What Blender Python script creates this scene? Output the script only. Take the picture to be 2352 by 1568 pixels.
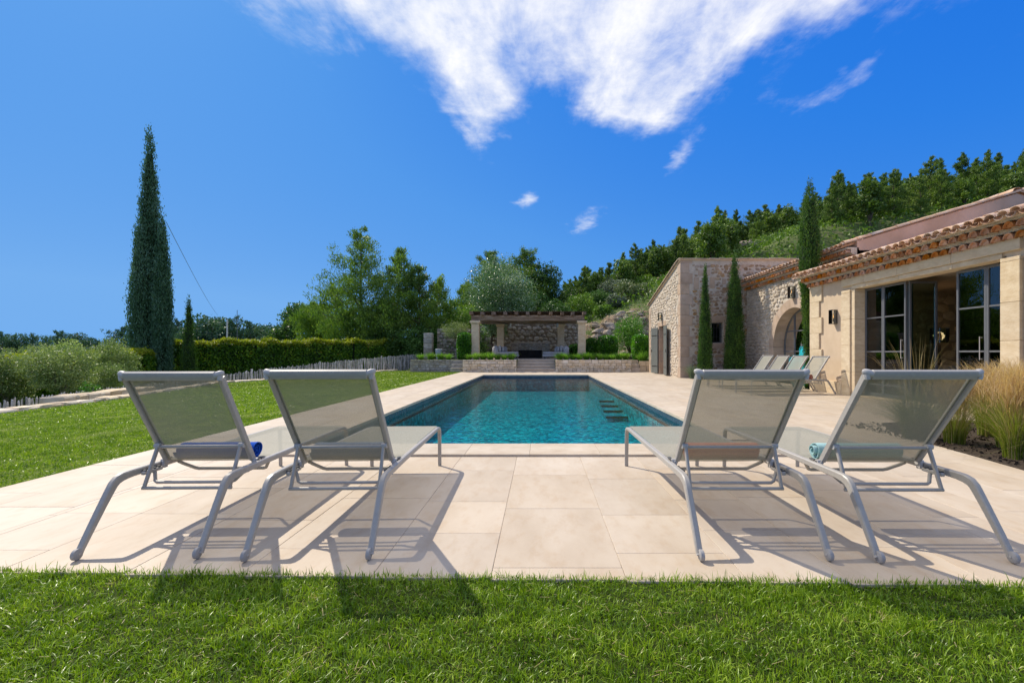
import bpy, math, random
import numpy as np
from mathutils import Vector, Matrix
S = bpy.context.scene
for o in list(bpy.data.objects): bpy.data.objects.remove(o)
R = math.radians
# ---------------------------------------------------------------- camera
H = 1.122
cam = bpy.data.cameras.new('camera'); cam.lens = 16.0; cam.sensor_width = 36
cam.shift_x = -64/2352; cam.shift_y = 25/2352; cam.clip_start = .05; cam.clip_end = 6000
co = bpy.data.objects.new('camera', cam); S.collection.objects.link(co)
co.location = (0, 0, H); co.rotation_euler = (R(90), 0, 0); S.camera = co
# ---------------------------------------------------------------- light
SUN = Vector((-.71, .62, 1.0)).normalized()
sun_el = math.asin(SUN.z); sun_az = math.atan2(SUN.x, SUN.y)   # clockwise from +Y
sl = bpy.data.lights.new('sun', 'SUN'); sl.energy = 4.9; sl.angle = R(.5); sl.color = (1, .91, .77)
so = bpy.data.objects.new('sun', sl); S.collection.objects.link(so)
so.rotation_euler = SUN.to_track_quat('Z', 'Y').to_euler()
S.view_settings.view_transform = 'Standard'; S.view_settings.look = 'None'
S.view_settings.exposure = 0.0; S.view_settings.gamma = 1
W = bpy.data.worlds.new('World'); S.world = W; W.use_nodes = True
nt = W.node_tree; N = nt.nodes; L = nt.links; N.clear()
def wn(t, **k):
    n = N.new(t)
    for a, b in k.items(): setattr(n, a, b)
    return n
def wmath(op, a, b=None, c=None, clamp=False):
    n = N.new('ShaderNodeMath'); n.operation = op; n.use_clamp = clamp
    for i, v in enumerate((a, b, c)):
        if v is None: continue
        if isinstance(v, (int, float)): n.inputs[i].default_value = v
        else: L.new(v, n.inputs[i])
    return n.outputs[0]
sky = wn('ShaderNodeTexSky', sky_type='NISHITA', sun_disc=False, sun_elevation=sun_el, sun_rotation=sun_az,
         altitude=300, air_density=1.0, dust_density=.6, ozone_density=3.0)
bw = wn('ShaderNodeRGBToBW'); L.new(sky.outputs[0], bw.inputs[0])
hsv = wn('ShaderNodeValToRGB'); L.new(wmath('MULTIPLY', bw.outputs[0], .1), hsv.inputs[0])
for i, (p_, c_) in enumerate(((.09, (.00, .145, .80)), (.215, (.03, .24, .87)), (.40, (.10, .36, .92)), (.78, (.20, .48, .96)))):
    e_ = hsv.color_ramp.elements[i] if i < 2 else hsv.color_ramp.elements.new(p_)
    e_.position = p_; e_.color = (*c_, 1)
sc10 = wn('ShaderNodeVectorMath', operation='SCALE'); sc10.inputs['Scale'].default_value = 9.0; L.new(hsv.outputs[0], sc10.inputs[0])
bg1 = wn('ShaderNodeBackground'); bg1.inputs[1].default_value = .10
L.new(sc10.outputs[0], bg1.inputs[0])
tc = wn('ShaderNodeTexCoord'); sp = wn('ShaderNodeSeparateXYZ'); L.new(tc.outputs['Generated'], sp.inputs[0])
zz = wmath('MAXIMUM', sp.outputs[2], .03)
px = wmath('DIVIDE', sp.outputs[0], zz); py = wmath('DIVIDE', sp.outputs[1], zz)
cb = wn('ShaderNodeCombineXYZ'); L.new(px, cb.inputs[0]); L.new(py, cb.inputs[1])
def wnoise(scale, detail, rough, dist=0):
    n = wn('ShaderNodeTexNoise'); n.inputs['Scale'].default_value = scale; n.inputs['Detail'].default_value = detail
    n.inputs['Roughness'].default_value = rough; n.inputs['Distortion'].default_value = dist
    L.new(cb.outputs[0], n.inputs['Vector']); return n
warp = wnoise(3.0, 4, .6); ws = wn('ShaderNodeSeparateXYZ'); L.new(warp.outputs['Color'], ws.inputs[0])
wx = wmath('MULTIPLY_ADD', wmath('SUBTRACT', ws.outputs[0], .5), .30, px)
wy = wmath('MULTIPLY_ADD', wmath('SUBTRACT', ws.outputs[1], .5), .45, py)
BL = [(-.44, 1.22, .30, .30, .95), (-.28, 1.50, .18, .30, .88), (-.21, 1.84, .12, .26, .9), (.28, 1.30, .30, .36, 1.3), (.34, 1.60, .25, .30, 1.2), (.45, 1.84, .14, .24, .95),
      (.0, 1.0, .8, .24, .7), (.64, 1.38, .18, .26, .6), (.86, 1.22, .20, .20, .75), (.1, .35, 1.8, .70, 1.3), (1.04, 1.80, .19, .13, .52), (1.15, 1.62, .07, .10, .6),  # the widest blob is unseen cloud, enlarged overhead to whiten the fill light
      (.72, 2.30, .06, .30, .7), (-.09, 2.99, .08, .18, .85), (.334, 3.45, .12, .42, .8), (-.30, 2.12, .08, .24, .7)]
field = None
for cx, cy, rx, ry, am in BL:
    ax = wmath('DIVIDE', wmath('SUBTRACT', wx, cx), rx); ay = wmath('DIVIDE', wmath('SUBTRACT', wy, cy), ry)
    d2 = wmath('MULTIPLY_ADD', ax, ax, wmath('MULTIPLY', ay, ay))
    g = wmath('MULTIPLY', wmath('EXPONENT', wmath('MULTIPLY', d2, -1.0)), am)
    field = g if field is None else wmath('ADD', field, g)
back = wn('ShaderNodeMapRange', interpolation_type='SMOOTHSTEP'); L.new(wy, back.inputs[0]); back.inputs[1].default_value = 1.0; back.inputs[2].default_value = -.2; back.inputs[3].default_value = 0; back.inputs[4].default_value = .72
field = wmath('ADD', field, back.outputs[0])   # unseen broken cloud overhead and behind, added as neutral fill light
st_ = wn('ShaderNodeVectorMath', operation='MULTIPLY'); st_.inputs[1].default_value = (1.0, .42, 1); L.new(cb.outputs[0], st_.inputs[0])
n1 = wnoise(5.5, 10, .62, .25); L.new(st_.outputs[0], n1.inputs['Vector']); n2 = wnoise(17, 8, .65); n3 = wnoise(2.2, 3, .5)
nz = wmath('MULTIPLY_ADD', wmath('SUBTRACT', n1.outputs[0], .5), 1.7, wmath('MULTIPLY', wmath('SUBTRACT', n2.outputs[0], .5), .5))
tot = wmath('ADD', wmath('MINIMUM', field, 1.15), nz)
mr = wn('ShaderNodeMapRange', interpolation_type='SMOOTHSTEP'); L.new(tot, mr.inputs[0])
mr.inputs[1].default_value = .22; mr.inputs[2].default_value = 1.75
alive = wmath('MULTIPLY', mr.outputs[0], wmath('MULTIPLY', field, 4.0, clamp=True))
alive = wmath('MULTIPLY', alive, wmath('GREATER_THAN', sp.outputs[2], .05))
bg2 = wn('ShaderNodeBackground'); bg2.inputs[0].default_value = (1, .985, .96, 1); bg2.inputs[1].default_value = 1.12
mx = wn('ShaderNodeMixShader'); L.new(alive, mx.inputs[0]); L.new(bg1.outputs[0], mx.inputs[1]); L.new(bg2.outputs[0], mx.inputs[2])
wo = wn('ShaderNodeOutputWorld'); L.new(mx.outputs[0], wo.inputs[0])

# ---------------------------------------------------------------- materials
def newmat(name):
    m = bpy.data.materials.new(name); m.use_nodes = True; t = m.node_tree; t.nodes.clear()
    o = t.nodes.new('ShaderNodeOutputMaterial'); return m, t, o
def ramp(t, fac, cols):
    r = t.nodes.new('ShaderNodeValToRGB'); e = r.color_ramp.elements
    while len(e) < len(cols): e.new(.5)
    for i, (p, c) in enumerate(cols): e[i].position = p; e[i].color = (*c, 1)
    t.links.new(fac, r.inputs[0]); return r.outputs[0]
def tnoise(t, vec, scale, detail=4, rough=.55, dist=0):
    n = t.nodes.new('ShaderNodeTexNoise'); n.inputs['Scale'].default_value = scale; n.inputs['Detail'].default_value = detail
    n.inputs['Roughness'].default_value = rough; n.inputs['Distortion'].default_value = dist
    if vec is not None: t.links.new(vec, n.inputs['Vector'])
    return n.outputs[0]
def pm(name, cols, scale=3, rough=.8, bump=0, bscale=30, bdist=.01, rnd=0, spec=.3, stretch=None, metal=0, cols2=None, scale2=1, amt2=.5, detail=5):
    """position driven mottled surface; rnd = brightness spread between separate objects"""
    m, t, o = newmat(name); nd = t.nodes; lk = t.links
    geo = nd.new('ShaderNodeNewGeometry'); vec = geo.outputs['Position']
    if stretch:
        vm = nd.new('ShaderNodeVectorMath'); vm.operation = 'MULTIPLY'; vm.inputs[1].default_value = stretch
        lk.new(vec, vm.inputs[0]); vec = vm.outputs[0]
    if rnd:
        oi = nd.new('ShaderNodeObjectInfo'); va = nd.new('ShaderNodeVectorMath'); va.operation = 'MULTIPLY_ADD'
        va.inputs[1].default_value = (1, 1, 1); lk.new(vec, va.inputs[0]); 
        cx = nd.new('ShaderNodeCombineXYZ'); mm = nd.new('ShaderNodeMath'); mm.operation = 'MULTIPLY'; mm.inputs[1].default_value = 37
        lk.new(oi.outputs['Random'], mm.inputs[0])
        for i in range(3): lk.new(mm.outputs[0], cx.inputs[i])
        lk.new(cx.outputs[0], va.inputs[2]); vec = va.outputs[0]
    c = ramp(t, tnoise(t, vec, scale, detail, .6), cols)
    if cols2:
        f = tnoise(t, vec, scale2, 4, .6); mixn = nd.new('ShaderNodeMix'); mixn.data_type = 'RGBA'; mixn.blend_type = 'MULTIPLY'
        mixn.inputs[0].default_value = amt2; lk.new(c, mixn.inputs[6]); lk.new(ramp(t, f, cols2), mixn.inputs[7]); c = mixn.outputs[2]
    if rnd:
        hv = nd.new('ShaderNodeHueSaturation'); mr_ = nd.new('ShaderNodeMapRange'); mr_.inputs[3].default_value = 1-rnd; mr_.inputs[4].default_value = 1+rnd
        lk.new(oi.outputs['Random'], mr_.inputs[0]); lk.new(mr_.outputs[0], hv.inputs['Value'])
        m3 = nd.new('ShaderNodeMath'); m3.operation = 'FRACT'; m4 = nd.new('ShaderNodeMath'); m4.operation = 'MULTIPLY'; m4.inputs[1].default_value = 7.3
        lk.new(oi.outputs['Random'], m4.inputs[0]); lk.new(m4.outputs[0], m3.inputs[0])
        m5 = nd.new('ShaderNodeMapRange'); m5.inputs[3].default_value = 1-rnd*1.2; m5.inputs[4].default_value = 1+rnd*1.2
        lk.new(m3.outputs[0], m5.inputs[0]); lk.new(m5.outputs[0], hv.inputs['Saturation']); lk.new(c, hv.inputs['Color']); c = hv.outputs[0]
    b = nd.new('ShaderNodeBsdfPrincipled'); lk.new(c, b.inputs['Base Color']); b.inputs['Roughness'].default_value = rough
    b.inputs['Specular IOR Level'].default_value = spec; b.inputs['Metallic'].default_value = metal
    if bump:
        bn = nd.new('ShaderNodeBump'); bn.inputs['Strength'].default_value = bump; bn.inputs['Distance'].default_value = bdist
        lk.new(tnoise(t, vec, bscale, 6, .65), bn.inputs['Height']); lk.new(bn.outputs[0], b.inputs['Normal'])
    lk.new(b.outputs[0], o.inputs[0]); return m
def leafmat(name, dark, mid, light, trans=.35, rough=.5, spec=.35, straw=None, big=0):
    m, t, o = newmat(name); nd = t.nodes; lk = t.links
    geo = nd.new('ShaderNodeNewGeometry')
    f = geo.outputs['Random Per Island']
    if big:
        mm = nd.new('ShaderNodeMath'); mm.operation = 'MULTIPLY_ADD'; mm.inputs[1].default_value = .55
        m2 = nd.new('ShaderNodeMath'); m2.operation = 'MULTIPLY_ADD'; m2.inputs[1].default_value = 1.3; m2.inputs[2].default_value = -.42
        lk.new(tnoise(t, geo.outputs['Position'], big, 3), m2.inputs[0]); lk.new(f, mm.inputs[0]); lk.new(m2.outputs[0], mm.inputs[2]); f = mm.outputs[0]
    cols = [(0, dark), (.5, mid), (.9, light)]
    if straw: cols += [(.95, straw)]
    c = ramp(t, f, cols)
    oi = nd.new('ShaderNodeObjectInfo'); hv = nd.new('ShaderNodeHueSaturation'); mr_ = nd.new('ShaderNodeMapRange')
    mr_.inputs[3].default_value = .82; mr_.inputs[4].default_value = 1.22; lk.new(oi.outputs['Random'], mr_.inputs[0])
    lk.new(mr_.outputs[0], hv.inputs['Value']); lk.new(c, hv.inputs['Color']); c = hv.outputs[0]
    b = nd.new('ShaderNodeBsdfPrincipled'); lk.new(c, b.inputs['Base Color']); b.inputs['Roughness'].default_value = rough
    b.inputs['Specular IOR Level'].default_value = spec
    tr = nd.new('ShaderNodeBsdfTranslucent'); g = nd.new('ShaderNodeMix'); g.data_type = 'RGBA'; g.blend_type = 'MULTIPLY'; g.inputs[0].default_value = 1
    g.inputs[7].default_value = (1.25, 1.3, .6, 1); lk.new(c, g.inputs[6]); lk.new(g.outputs[2], tr.inputs[0])
    mx = nd.new('ShaderNodeMixShader'); mx.inputs[0].default_value = trans
    lk.new(b.outputs[0], mx.inputs[1]); lk.new(tr.outputs[0], mx.inputs[2]); lk.new(mx.outputs[0], o.inputs[0]); return m
def glassmat(name, tint=(.8, .9, .85), base=.06, rough=.0):
    m, t, o = newmat(name); nd = t.nodes; lk = t.links
    fr = nd.new('ShaderNodeFresnel'); fr.inputs[0].default_value = 1.5
    ad = nd.new('ShaderNodeMath'); ad.operation = 'MULTIPLY_ADD'; ad.inputs[1].default_value = 1.3; ad.inputs[2].default_value = base; ad.use_clamp = True
    lk.new(fr.outputs[0], ad.inputs[0])
    tr = nd.new('ShaderNodeBsdfTransparent'); tr.inputs[0].default_value = (*tint, 1)
    gl = nd.new('ShaderNodeBsdfGlossy'); gl.inputs['Roughness'].default_value = rough
    mx = nd.new('ShaderNodeMixShader'); lk.new(ad.outputs[0], mx.inputs[0]); lk.new(tr.outputs[0], mx.inputs[1]); lk.new(gl.outputs[0], mx.inputs[2])
    lk.new(mx.outputs[0], o.inputs[0]); return m
def slingmat():
    m, t, o = newmat('sling_mesh'); nd = t.nodes; lk = t.links
    geo = nd.new('ShaderNodeNewGeometry')
    vm = nd.new('ShaderNodeVectorMath'); vm.operation = 'MULTIPLY'; vm.inputs[1].default_value = (1, .12, 1); lk.new(geo.outputs['Position'], vm.inputs[0])
    c = ramp(t, tnoise(t, vm.outputs[0], 260, 2), [(.3, (.27, .26, .205)), (.7, (.37, .355, .29))])
    b = nd.new('ShaderNodeBsdfPrincipled'); lk.new(c, b.inputs['Base Color']); b.inputs['Roughness'].default_value = .7; b.inputs['Specular IOR Level'].default_value = .2
    tl = nd.new('ShaderNodeBsdfTranslucent'); lk.new(c, tl.inputs[0])
    m1 = nd.new('ShaderNodeMixShader'); m1.inputs[0].default_value = .02; lk.new(b.outputs[0], m1.inputs[1]); lk.new(tl.outputs[0], m1.inputs[2])
    tr = nd.new('ShaderNodeBsdfTransparent'); tr.inputs[0].default_value = (.95, .93, .88, 1)
    # a weave is more open seen face on than seen along its surface
    lw = nd.new('ShaderNodeLayerWeight'); lw.inputs[0].default_value = .35
    mr_ = nd.new('ShaderNodeMapRange'); mr_.inputs[1].default_value = 0; mr_.inputs[2].default_value = 1; mr_.inputs[3].default_value = .62; mr_.inputs[4].default_value = 1.0
    lk.new(lw.outputs['Facing'], mr_.inputs[0])
    m2 = nd.new('ShaderNodeMixShader'); lk.new(mr_.outputs[0], m2.inputs[0]); lk.new(tr.outputs[0], m2.inputs[1]); lk.new(m1.outputs[0], m2.inputs[2])
    lk.new(m2.outputs[0], o.inputs[0]); return m
def watermat():
    m, t, o = newmat('pool_water'); nd = t.nodes; lk = t.links
    geo = nd.new('ShaderNodeNewGeometry')
    vm = nd.new('ShaderNodeVectorMath'); vm.operation = 'MULTIPLY'; vm.inputs[1].default_value = (.8, 1.0, 1); lk.new(geo.outputs['Position'], vm.inputs[0])
    a = nd.new('ShaderNodeMath'); a.operation = 'MULTIPLY_ADD'; a.inputs[1].default_value = .45
    lk.new(tnoise(t, vm.outputs[0], 14, 4, .55, .4), a.inputs[0]); lk.new(tnoise(t, vm.outputs[0], 3.2, 2), a.inputs[2])
    bn = nd.new('ShaderNodeBump'); bn.inputs['Strength'].default_value = 1.0; bn.inputs['Distance'].default_value = .011; lk.new(a.outputs[0], bn.inputs['Height'])
    fr = nd.new('ShaderNodeFresnel'); fr.inputs[0].default_value = 1.33
    gl = nd.new('ShaderNodeBsdfGlossy'); gl.inputs['Roughness'].default_value = .015; lk.new(bn.outputs[0], gl.inputs['Normal'])
    tr = nd.new('ShaderNodeBsdfTransparent'); tr.inputs[0].default_value = (.15, .79, .85, 1)
    mx = nd.new('ShaderNodeMixShader'); lk.new(fr.outputs[0], mx.inputs[0]); lk.new(tr.outputs[0], mx.inputs[1]); lk.new(gl.outputs[0], mx.inputs[2])
    lk.new(mx.outputs[0], o.inputs[0]); return m
def poolmat():
    # small glass mosaic with bright ripples of focused light kept as tile colour variation only
    m, t, o = newmat('pool_mosaic'); nd = t.nodes; lk = t.links
    geo = nd.new('ShaderNodeNewGeometry')
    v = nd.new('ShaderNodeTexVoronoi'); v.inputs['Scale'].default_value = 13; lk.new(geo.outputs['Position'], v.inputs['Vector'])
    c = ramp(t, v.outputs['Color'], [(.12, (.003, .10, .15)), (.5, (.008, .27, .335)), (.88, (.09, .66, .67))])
    b = nd.new('ShaderNodeBsdfPrincipled'); lk.new(c, b.inputs['Base Color']); b.inputs['Roughness'].default_value = .4
    lk.new(b.outputs[0], o.inputs[0]); return m
def emitmat(name, col, s):
    m, t, o = newmat(name); e = t.nodes.new('ShaderNodeEmission'); e.inputs[0].default_value = (*col, 1); e.inputs[1].default_value = s
    t.links.new(e.outputs[0], o.inputs[0]); return m
M = {}
M['paving'] = pm('limestone_paving', [(.3, (.465, .375, .275)), (.5, (.525, .435, .33)), (.7, (.575, .49, .385))], scale=2.6, rough=.6, bump=.3, bscale=110, bdist=.002, rnd=.04, spec=.35,
                 cols2=[(.36, (.84, .72, .58)), (.50, (1, 1, 1))], scale2=13, amt2=.28, stretch=(1, .45, 1), detail=9)
M['coping'] = pm('limestone_coping', [(.3, (.47, .375, .27)), (.5, (.53, .44, .33)), (.7, (.58, .495, .385))], scale=5, rough=.6, bump=.4, bscale=70, bdist=.003, rnd=.06)
M['grout'] = pm('grout', [(.3, (.40, .32, .23)), (.7, (.47, .385, .285))], scale=9, rough=.9)
M['metal'] = pm('taupe_powder_coat', [(.3, (.36, .335, .30)), (.7, (.41, .385, .345))], scale=40, rough=.42, spec=.5, bump=.05, bscale=400, bdist=.0005)
M['metal2'] = pm('taupe_plastic', [(.3, (.42, .40, .37)), (.7, (.48, .46, .43))], scale=40, rough=.5, spec=.4)
M['dark_plastic'] = pm('dark_plastic', [(.3, (.05, .05, .05)), (.7, (.09, .09, .085))], scale=40, rough=.5)
M['wheel'] = pm('grey_rubber', [(.3, (.30, .29, .28)), (.7, (.38, .37, .36))], scale=40, rough=.6)
M['hem'] = pm('sling_hem', [(.3, (.34, .33, .29)), (.7, (.40, .385, .34))], scale=60, rough=.8)
M['sling'] = slingmat(); M['water'] = watermat(); M['mosaic'] = poolmat()
M['band'] = pm('waterline_tile', [(.3, (.03, .05, .08)), (.7, (.07, .10, .14))], scale=6, rough=.25, spec=.5)
M['poolstep'] = pm('dark_step_tile', [(.3, (.004, .02, .02)), (.7, (.01, .035, .035))], scale=6, rough=.5)
M['ground'] = pm('field_soil', [(.3, (.06, .085, .02)), (.55, (.10, .13, .035)), (.75, (.20, .17, .09))], scale=.35, rough=.95, bump=.6, bscale=5, bdist=.1)
M['lawn'] = pm('lawn_base', [(.3, (.13, .185, .006)), (.5, (.18, .245, .012)), (.72, (.23, .29, .02))], scale=1.3, rough=.9, bump=1, bscale=75, bdist=.03,
               cols2=[(.35, (.55, .62, .4)), (.6, (1, 1, 1))], scale2=60, amt2=.8)
M['lawn_shade'] = pm('shaded_turf', [(.3, (.03, .05, .004)), (.7, (.07, .10, .008))], scale=30, rough=1, bump=1, bscale=120, bdist=.02)  # near turf base coloured dark: shade between the blades is painted in
M['grass'] = leafmat('grass_blades', (.042, .100, .003), (.16, .275, .010), (.38, .50, .05), trans=.34, rough=.38, spec=.5, straw=(.42, .36, .17), big=5.0)
M['plaster'] = pm('sand_render', [(.3, (.56, .425, .285)), (.7, (.64, .50, .345))], scale=2.5, rough=.95, bump=.55, bscale=55, bdist=.012)
M['pink'] = pm('terracotta_render', [(.3, (.54, .375, .28)), (.7, (.62, .44, .34))], scale=1.6, rough=.95, bump=.5, bscale=50, bdist=.01,
               cols2=[(.4, (.82, .78, .72)), (.6, (1, 1, 1))], scale2=.8, amt2=.6)
M['ashlar'] = pm('yellow_dressed_stone', [(.3, (.56, .435, .275)), (.5, (.64, .515, .34)), (.7, (.70, .58, .40))], scale=3, rough=.9, bump=.45, bscale=22, bdist=.01, rnd=.05,
                 cols2=[(.35, (.85, .78, .68)), (.6, (1, 1, 1))], scale2=9, amt2=.5, stretch=(1, 1, 2.2))
M['pinkstone'] = pm('rosy_dressed_stone', [(.3, (.40, .29, .20)), (.7, (.54, .41, .30))], scale=3, rough=.9, bump=.4, bscale=20, bdist=.012, rnd=.08)
M['mortar'] = pm('pale_lime_mortar', [(.3, (.47, .39, .30)), (.55, (.59, .51, .40)), (.75, (.67, .59, .48))], scale=4, rough=.95, bump=1, bscale=16, bdist=.03)
M['rubble'] = pm('tan_rubble_stone', [(.3, (.25, .16, .095)), (.5, (.38, .265, .165)), (.7, (.50, .385, .26))], scale=6, rough=.95, bump=.7, bscale=30, bdist=.012, rnd=.28)
M['palerubble'] = pm('pale_rubble_stone', [(.3, (.46, .375, .28)), (.5, (.56, .475, .37)), (.7, (.64, .56, .45))], scale=6, rough=.95, bump=.7, bscale=26, bdist=.015, rnd=.16)
M['greystone'] = pm('grey_field_stone', [(.3, (.26, .225, .17)), (.5, (.38, .335, .26)), (.7, (.50, .45, .36))], scale=5, rough=.95, bump=.7, bscale=24, bdist=.015, rnd=.22)
M['drywall'] = pm('golden_walling_stone', [(.3, (.53, .39, .23)), (.5, (.66, .55, .39)), (.7, (.74, .655, .51))], scale=4, rough=.95, bump=.6, bscale=26, bdist=.015, rnd=.15)
M['darkjoint'] = pm('deep_joint', [(.3, (.24, .19, .13)), (.7, (.34, .28, .20))], scale=9, rough=1)
M['tile'] = pm('terracotta_tile', [(.3, (.52, .32, .21)), (.5, (.64, .44, .31)), (.7, (.70, .55, .41))], scale=3, rough=.85, bump=.3, bscale=40, bdist=.004, rnd=.22,
               cols2=[(.4, (.75, .72, .68)), (.6, (1, 1, 1))], scale2=12, amt2=.5)
M['genoise'] = pm('orange_tile', [(.3, (.36, .15, .06)), (.5, (.50, .23, .10)), (.7, (.58, .33, .17))], scale=7, rough=.85, bump=.3, bscale=40, bdist=.004, rnd=.25)
M['steel'] = pm('grey_steel', [(.3, (.115, .12, .125)), (.7, (.14, .145, .15))], scale=20, rough=.35, spec=.5)
M['black'] = pm('black_iron', [(.3, (.018, .018, .018)), (.7, (.03, .03, .03))], scale=20, rough=.45, spec=.5)
M['glass'] = glassmat('window_glass', (.62, .76, .70), .05)
M['clear'] = glassmat('lantern_glass', (.9, .92, .9), .02)
M['bulb'] = emitmat('warm_filament', (1, .45, .12), 2.5)
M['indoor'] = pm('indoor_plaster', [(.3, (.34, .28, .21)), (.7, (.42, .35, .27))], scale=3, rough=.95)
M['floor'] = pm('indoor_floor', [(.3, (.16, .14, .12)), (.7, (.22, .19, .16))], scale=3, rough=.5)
M['curtain'] = pm('teal_curtain', [(.3, (.05, .16, .17)), (.7, (.09, .24, .25))], scale=4, rough=.9)
M['linen'] = pm('beige_linen', [(.3, (.44, .40, .32)), (.7, (.52, .48, .40))], scale=4, rough=.9)
M['shutter'] = pm('grey_green_paint', [(.3, (.125, .135, .125)), (.7, (.16, .17, .155))], scale=8, rough=.55, spec=.4)
M['wood'] = pm('weathered_beam', [(.3, (.10, .07, .05)), (.5, (.20, .15, .11)), (.7, (.33, .28, .23))], scale=5, rough=.9, bump=.8, bscale=20, bdist=.02, stretch=(.25, 1, 3), rnd=.1)
M['wood2'] = pm('weathered_rafter', [(.3, (.09, .055, .035)), (.7, (.24, .17, .12))], scale=5, rough=.9, bump=.8, bscale=20, bdist=.02, stretch=(3, .3, 3), rnd=.2)
M['stake'] = pm('bleached_chestnut', [(.3, (.22, .20, .18)), (.5, (.50, .47, .43)), (.7, (.72, .69, .64))], scale=9, rough=.9, bump=.6, bscale=30, bdist=.01, rnd=.3, stretch=(3, 3, .5))
M['fabric'] = pm('grey_outdoor_fabric', [(.3, (.40, .39, .37)), (.7, (.50, .49, .47))], scale=6, rough=.95, bump=.4, bscale=30, bdist=.01)
M['bark'] = pm('bark', [(.3, (.05, .035, .025)), (.5, (.12, .09, .065)), (.7, (.22, .18, .14))], scale=8, rough=.95, bump=.9, bscale=18, bdist=.03, stretch=(2, 2, .5))
M['oliveb'] = pm('olive_bark', [(.3, (.14, .12, .095)), (.7, (.32, .29, .24))], scale=8, rough=.95, bump=.9, bscale=18, bdist=.03, stretch=(2, 2, .5))
M['rock'] = pm('limestone_rock', [(.3, (.24, .185, .125)), (.5, (.38, .31, .225)), (.7, (.50, .43, .34))], scale=1.6, rough=.95, bump=1, bscale=5, bdist=.12, rnd=.15)
M['bank'] = pm('earth_bank', [(.3, (.16, .11, .065)), (.5, (.28, .205, .13)), (.7, (.42, .34, .25))], scale=1.4, rough=1, bump=1, bscale=4, bdist=.25)
M['mulch'] = pm('dark_mulch', [(.3, (.03, .022, .015)), (.7, (.09, .065, .045))], scale=20, rough=1, bump=1, bscale=40, bdist=.02)
M['urn'] = pm('turquoise_glaze', [(.3, (.0, .16, .22)), (.5, (.02, .38, .42)), (.7, (.08, .55, .55))], scale=6, rough=.08, spec=.6, stretch=(1, 1, .3))
M['towel_royal'] = pm('royal_blue_towel', [(.3, (.005, .06, .40)), (.7, (.01, .11, .55))], scale=30, rough=1, bump=1, bscale=220, bdist=.004)
M['towel_navy'] = pm('grey_blue_towel', [(.3, (.16, .21, .32)), (.7, (.24, .30, .42))], scale=30, rough=1, bump=1, bscale=220, bdist=.004)
M['towel_coral'] = pm('coral_towel', [(.3, (.62, .25, .16)), (.7, (.72, .33, .23))], scale=30, rough=1, bump=1, bscale=220, bdist=.004)
M['towel_aqua'] = pm('pale_aqua_towel', [(.3, (.30, .50, .50)), (.7, (.40, .60, .60))], scale=30, rough=1, bump=1, bscale=220, bdist=.004)
M['towel_sky'] = pm('sky_blue_towel', [(.3, (.05, .38, .60)), (.7, (.09, .46, .68))], scale=30, rough=1, bump=1, bscale=220, bdist=.004)
M['pot'] = pm('pale_grey_pot', [(.3, (.36, .40, .42)), (.7, (.46, .50, .52))], scale=6, rough=.6)
M['firebox_dark'] = pm('firebox_black', [(.3, (.01, .01, .01)), (.7, (.03, .028, .025))], scale=6, rough=.9)
M['lamp_shade'] = emitmat('dim_amber_shade', (.5, .25, .10), .12)
M['cypress'] = leafmat('blue_green_cypress', (.02, .062, .024), (.055, .13, .062), (.13, .23, .15), trans=.2, big=1.2)
M['cypress2'] = leafmat('green_cypress', (.012, .05, .006), (.05, .125, .012), (.12, .22, .025), trans=.25, big=2.5)
M['pine'] = leafmat('pine_needles', (0.032, 0.084, 0.012), (0.096, 0.180, 0.026), (0.220, 0.321, 0.052), trans=.35, big=.5)
M['hillpine'] = leafmat('hill_pine_needles', (0.035, 0.075, 0.013), (0.106, 0.188, 0.027), (0.250, 0.338, 0.069), trans=.3, big=.12)
M['farpine'] = leafmat('field_pine_needles', (0.019, 0.064, 0.035), (0.048, 0.120, 0.064), (0.112, 0.192, 0.096), trans=.2, big=.1)
M['poplar'] = leafmat('silver_poplar_leaves', (0.037, 0.112, 0.027), (0.112, 0.237, 0.081), (0.425, 0.550, 0.413), trans=.3, rough=.35, spec=.6, big=.5)
M['olive'] = leafmat('olive_leaves', (0.072, 0.126, 0.031), (0.215, 0.305, 0.090), (0.467, 0.556, 0.215), trans=.25, big=1.5)
M['hedge'] = leafmat('hedge_leaves', (0.020, 0.077, 0.007), (0.077, 0.205, 0.014), (0.256, 0.410, 0.020), trans=.35, big=1.4, straw=(.30, .20, .02))
M['hedgetop'] = leafmat('hedge_new_growth', (.10, .17, .008), (.25, .31, .014), (.38, .36, .03), trans=.4, big=2)
M['box'] = leafmat('clipped_shrub_leaves', (0.016, 0.078, 0.004), (0.058, 0.208, 0.008), (0.156, 0.364, 0.016), trans=.3, rough=.35, spec=.5, big=1.5)
M['oleander'] = leafmat('oleander_leaves', (0.026, 0.104, 0.010), (0.091, 0.234, 0.023), (0.234, 0.416, 0.065), trans=.3, big=1.2)
M['oak'] = leafmat('dark_oak_leaves', (0.017, 0.060, 0.010), (0.051, 0.128, 0.020), (0.128, 0.238, 0.043), trans=.2, big=.6)
M['scrub'] = leafmat('light_scrub_leaves', (0.041, 0.108, 0.011), (0.121, 0.230, 0.027), (0.230, 0.338, 0.054), trans=.3, big=.7)
M['greyscrub'] = leafmat('grey_scrub_leaves', (0.062, 0.094, 0.062), (0.163, 0.213, 0.138), (0.338, 0.400, 0.275), trans=.2, big=.7)
M['cream'] = leafmat('cream_flowering_leaves', (0.044, 0.088, 0.022), (0.143, 0.209, 0.066), (0.440, 0.462, 0.264), trans=.2, big=.9)
M['tuft'] = leafmat('meadow_tuft', (0.060, 0.168, 0.012), (0.144, 0.312, 0.036), (0.288, 0.480, 0.096), trans=.4, big=1.2)
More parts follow.
